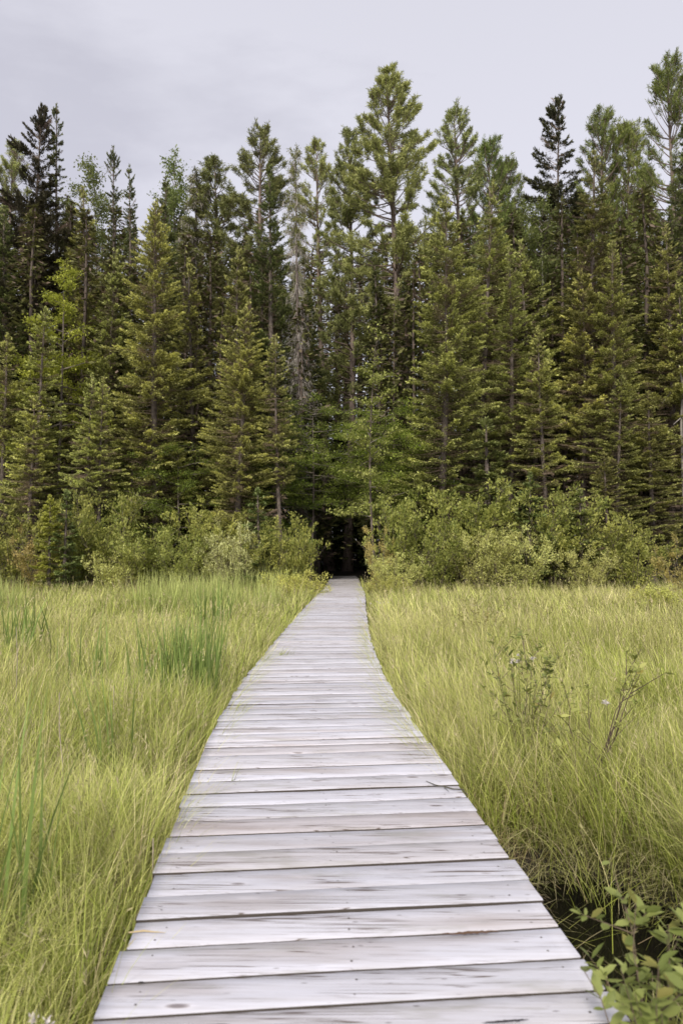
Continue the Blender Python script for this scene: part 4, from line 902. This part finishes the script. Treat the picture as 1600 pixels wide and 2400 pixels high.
def plant(x, y, D, zb, name, label, cat, meshes, group=None):
    px, _, _ = at(x, y, D); r = bpy.data.objects.new(name, None); COL.objects.link(r); r.location = (px, D, zb); tag(r, label, cat, group)
    link('stems', meshes[0], r); link('leaves', meshes[1], r); return r
plant(1205, 1700, 5.3, -.45, 'meadow_shrub', 'young leafy alder shrub standing in the right meadow, bushier and left of its neighbour', 'shrub', leafy_plant(3, 1.38, .36, 9, 11, .062, (0.200, 0.254, 0.070), (0.480, 0.508, 0.158), .38), 'young shrubs in the right meadow')
plant(1340, 1720, 4.8, -.45, 'meadow_shrub', 'spindly shrub with bare dark branching stems and leaves at the tips, in the right meadow', 'shrub', leafy_plant(8, 1.22, .42, 6, 6, .058, (0.240, 0.272, 0.070), (0.539, 0.526, 0.176), .72, (.13, .095, .08), (.12, 0), .006, .4), 'young shrubs in the right meadow')
plant(1100, 1450, 11.5, -.45, 'meadow_shrub', 'small distant twiggy shrub in the right meadow behind the two larger ones', 'shrub', leafy_plant(12, 1.15, .5, 8, 9, .06, (0.280, 0.272, 0.088), (0.539, 0.490, 0.176), .5), 'young shrubs in the right meadow')
plant(1545, 2400, 2.05, -.5, 'leafy_bush', 'blurred leafy bush in the bottom right corner beside the boards', 'bush', leafy_plant(17, .84, .26, 21, 13, .060, (.19, .23, .06), (.42, .46, .15), .25, (.18, .14, .10)), None)
plant(1510, 2400, 1.98, -.5, 'leafy_bush', 'low leaves overhanging the right board ends at the bottom corner', 'bush', leafy_plant(23, .46, .06, 7, 8, .056, (.15, .19, .05), (.34, .37, .12), .4, (.18, .14, .10)), None)

# white flower heads among the grass
def flowers(n, spread, seed):
    r = np.random.RandomState(seed); gp, gs = Geo(), Geo()
    c = r.normal(0, spread, (n, 3)) * (1, .8, .35); t = np.linspace(0, 1, 4)
    root = np.array([0, 0, -.9]); P = c[:, None] * t[None, :, None] + (root + c * .3)[:, None] * (1 - t)[None, :, None]
    tubes(gs, P, .0022 * np.ones((1, 4)), (.16, .17, .06), 0, 3)
    k = n * 26; j = np.repeat(np.arange(n), 26); d = norm(r.normal(0, 1, (k, 3)) + (0, 0, .5)); cards(gp, c[j] + r.normal(0, .006, (k, 3)), d, r.normal(0, 1, (k, 3)), r.uniform(.012, .024, k), np.full(k, .008), np.array([.80, .74, .74]) * r.uniform(.85, 1.05, (k, 1)), 0)
    return gs.mesh('stems', [M_TWIG]), gp.mesh('petals', [M_LEAF])
for x, y, D, n, sp, sd, lab in ((1193, 1512, 5.6, 7, .055, 1, 'cluster of white flower heads left of the leafy meadow shrub'), (88, 2325, 2.3, 2, .03, 2, 'white blossoms in the grass at the bottom left corner'), (872, 1385, 17, 5, .12, 3, 'faint pinkish white blossoms beside the far right boards'), (1388, 1612, 4.9, 2, .02, 4, 'single pale thistle-like flower right of the spindly shrub')):
    X, Y, Z = at(x, y, D); r_ = bpy.data.objects.new('wildflower', None); COL.objects.link(r_); r_.location = (X, Y, Z); tag(r_, lab, 'flower', 'white wildflowers in the meadow')
    a_, b_ = flowers(n, sp, sd); link('stems', a_, r_); link('petals', b_, r_)

# weeds that sprout between the boards
def sprout(x, y, n, h, seed, label, spread=.03, broad=.004):
    global rg
    rx, rz = ray(x, y); D = -H_CAM / rz; X = rx * D; sv = rg; rg = np.random.RandomState(seed); g = Geo(); t_ = rg.rand(n, 1)
    blades(g, rg.normal(0, spread, n), rg.normal(0, .004, n), rg.uniform(.5, 1.1, n) * h, rg.uniform(-.6, 1.0, n), rg.uniform(.1, .6, n), rg.uniform(.2, 1.4, n), rg.uniform(.7, 1.2, n) * broad, GREEN * .8 * (1 - t_) + LIME * t_, LIME * (1 - t_) + PALE * t_, z0=np.full(n, .0), seg=5); rg = sv
    tag(link('grass_sprout', g.mesh('grass_sprout', [M_GRASS]), None, (X, D, .001)), label, 'grass', 'weeds growing between the boards')
sprout(540, 1792, 5, .16, 1, 'small grass sprout between boards, nearest of the three', .012)
sprout(553, 1634, 9, .20, 2, 'grass sprout with dark upright blade between boards, middle of the three', .035)
sprout(653, 1505, 22, .20, 3, 'low weed tuft growing between boards, farthest of the three', .06, .006)
# thin dark twig lying on the boards
def on_deck(x, y, z=.006):
    rx, rz = ray(x, y); D = (z - H_CAM) / rz; return (rx * D, D, z)
g = Geo(); pts = np.array([on_deck(*p, .010) for p in ((978, 1794), (1000, 1803), (1018, 1806), (1040, 1812), (1062, 1813), (1072, 1826))])
tubes(g, pts[None], np.array([[.002, .003, .0035, .004, .004, .003]]), (.09, .085, .06), 0, 5)
tubes(g, np.array([on_deck(*p, .010) for p in ((1018, 1806), (1030, 1818))])[None], np.array([[.003, .0015]]), (.09, .085, .06), 0, 4)
tag(link('fallen_twig', g.mesh('fallen_twig', [M_TWIG])), 'thin dark twig lying across the right ends of the boards', 'twig')
g = Geo(); pts = np.array([on_deck(*p, .008) for p in ((296, 2142), (330, 2138), (350, 2140), (380, 2142))]); tubes(g, pts[None], np.array([[.003, .0045, .003, .001]]), (.50, .40, .24), 0, 4)
tag(link('dry_blade', g.mesh('dry_blade', [M_TWIG])), 'dry straw coloured grass blade lying on the left board ends', 'grass blade')
# pale dead stalks standing in the left meadow
for x, y0, y1, D in ((137, 1590, 1740, 4.6), (38, 1440, 1530, 6.5), (262, 1575, 1640, 6.0), (352, 1925, 1975, 3.35)):
    a_ = np.array(at(x, y0, D)); b_ = np.array(at(x + 2, y1 + 60, D)); b_[2] = -.5; g = Geo(); P = np.linspace(b_, a_, 5); P[1:-1, :2] += np.random.RandomState(int(x)).normal(0, .006, (3, 2))
    tubes(g, P[None], np.array([[.006, .006, .005, .004, .003]]) * (1 if D > 3 else 1.8), (.45, .38, .30), 0, 5)
    lab = {352: 'grey weathered stub beside the left board ends', 137: 'upright pale dead stalk in the left meadow', 38: 'leaning grey dead stalk near the left edge of the meadow', 262: 'short pale dead stalk in the middle of the left meadow'}[x]
    tag(link('dead_stalk', g.mesh('dead_stalk', [M_TWIG])), lab, 'stalk', 'dead stalks in the left meadow')
# bare dead snag by the right edge
g = Geo(); P = np.array([at(1567, 1080, 29.8), at(1563, 980, 29.8), at(1566, 880, 29.7), at(1558, 838, 29.6)]); P[0, 2] = 0
tubes(g, P[None], np.array([[.06, .055, .045, .025]]), (.26, .235, .215), 0, 6)
for q in (((1560, 890), (1540, 900), (1520, 925)), ((1562, 960), (1545, 975))): tubes(g, np.array([at(*p, 29.7) for p in q])[None], np.linspace(.03, .01, len(q))[None], (.32, .29, .27), 0, 4)
tag(link('dead_tree', g.mesh('dead_tree', [M_TWIG])), 'bare grey broken dead trunk at the right edge of the forest', 'tree')
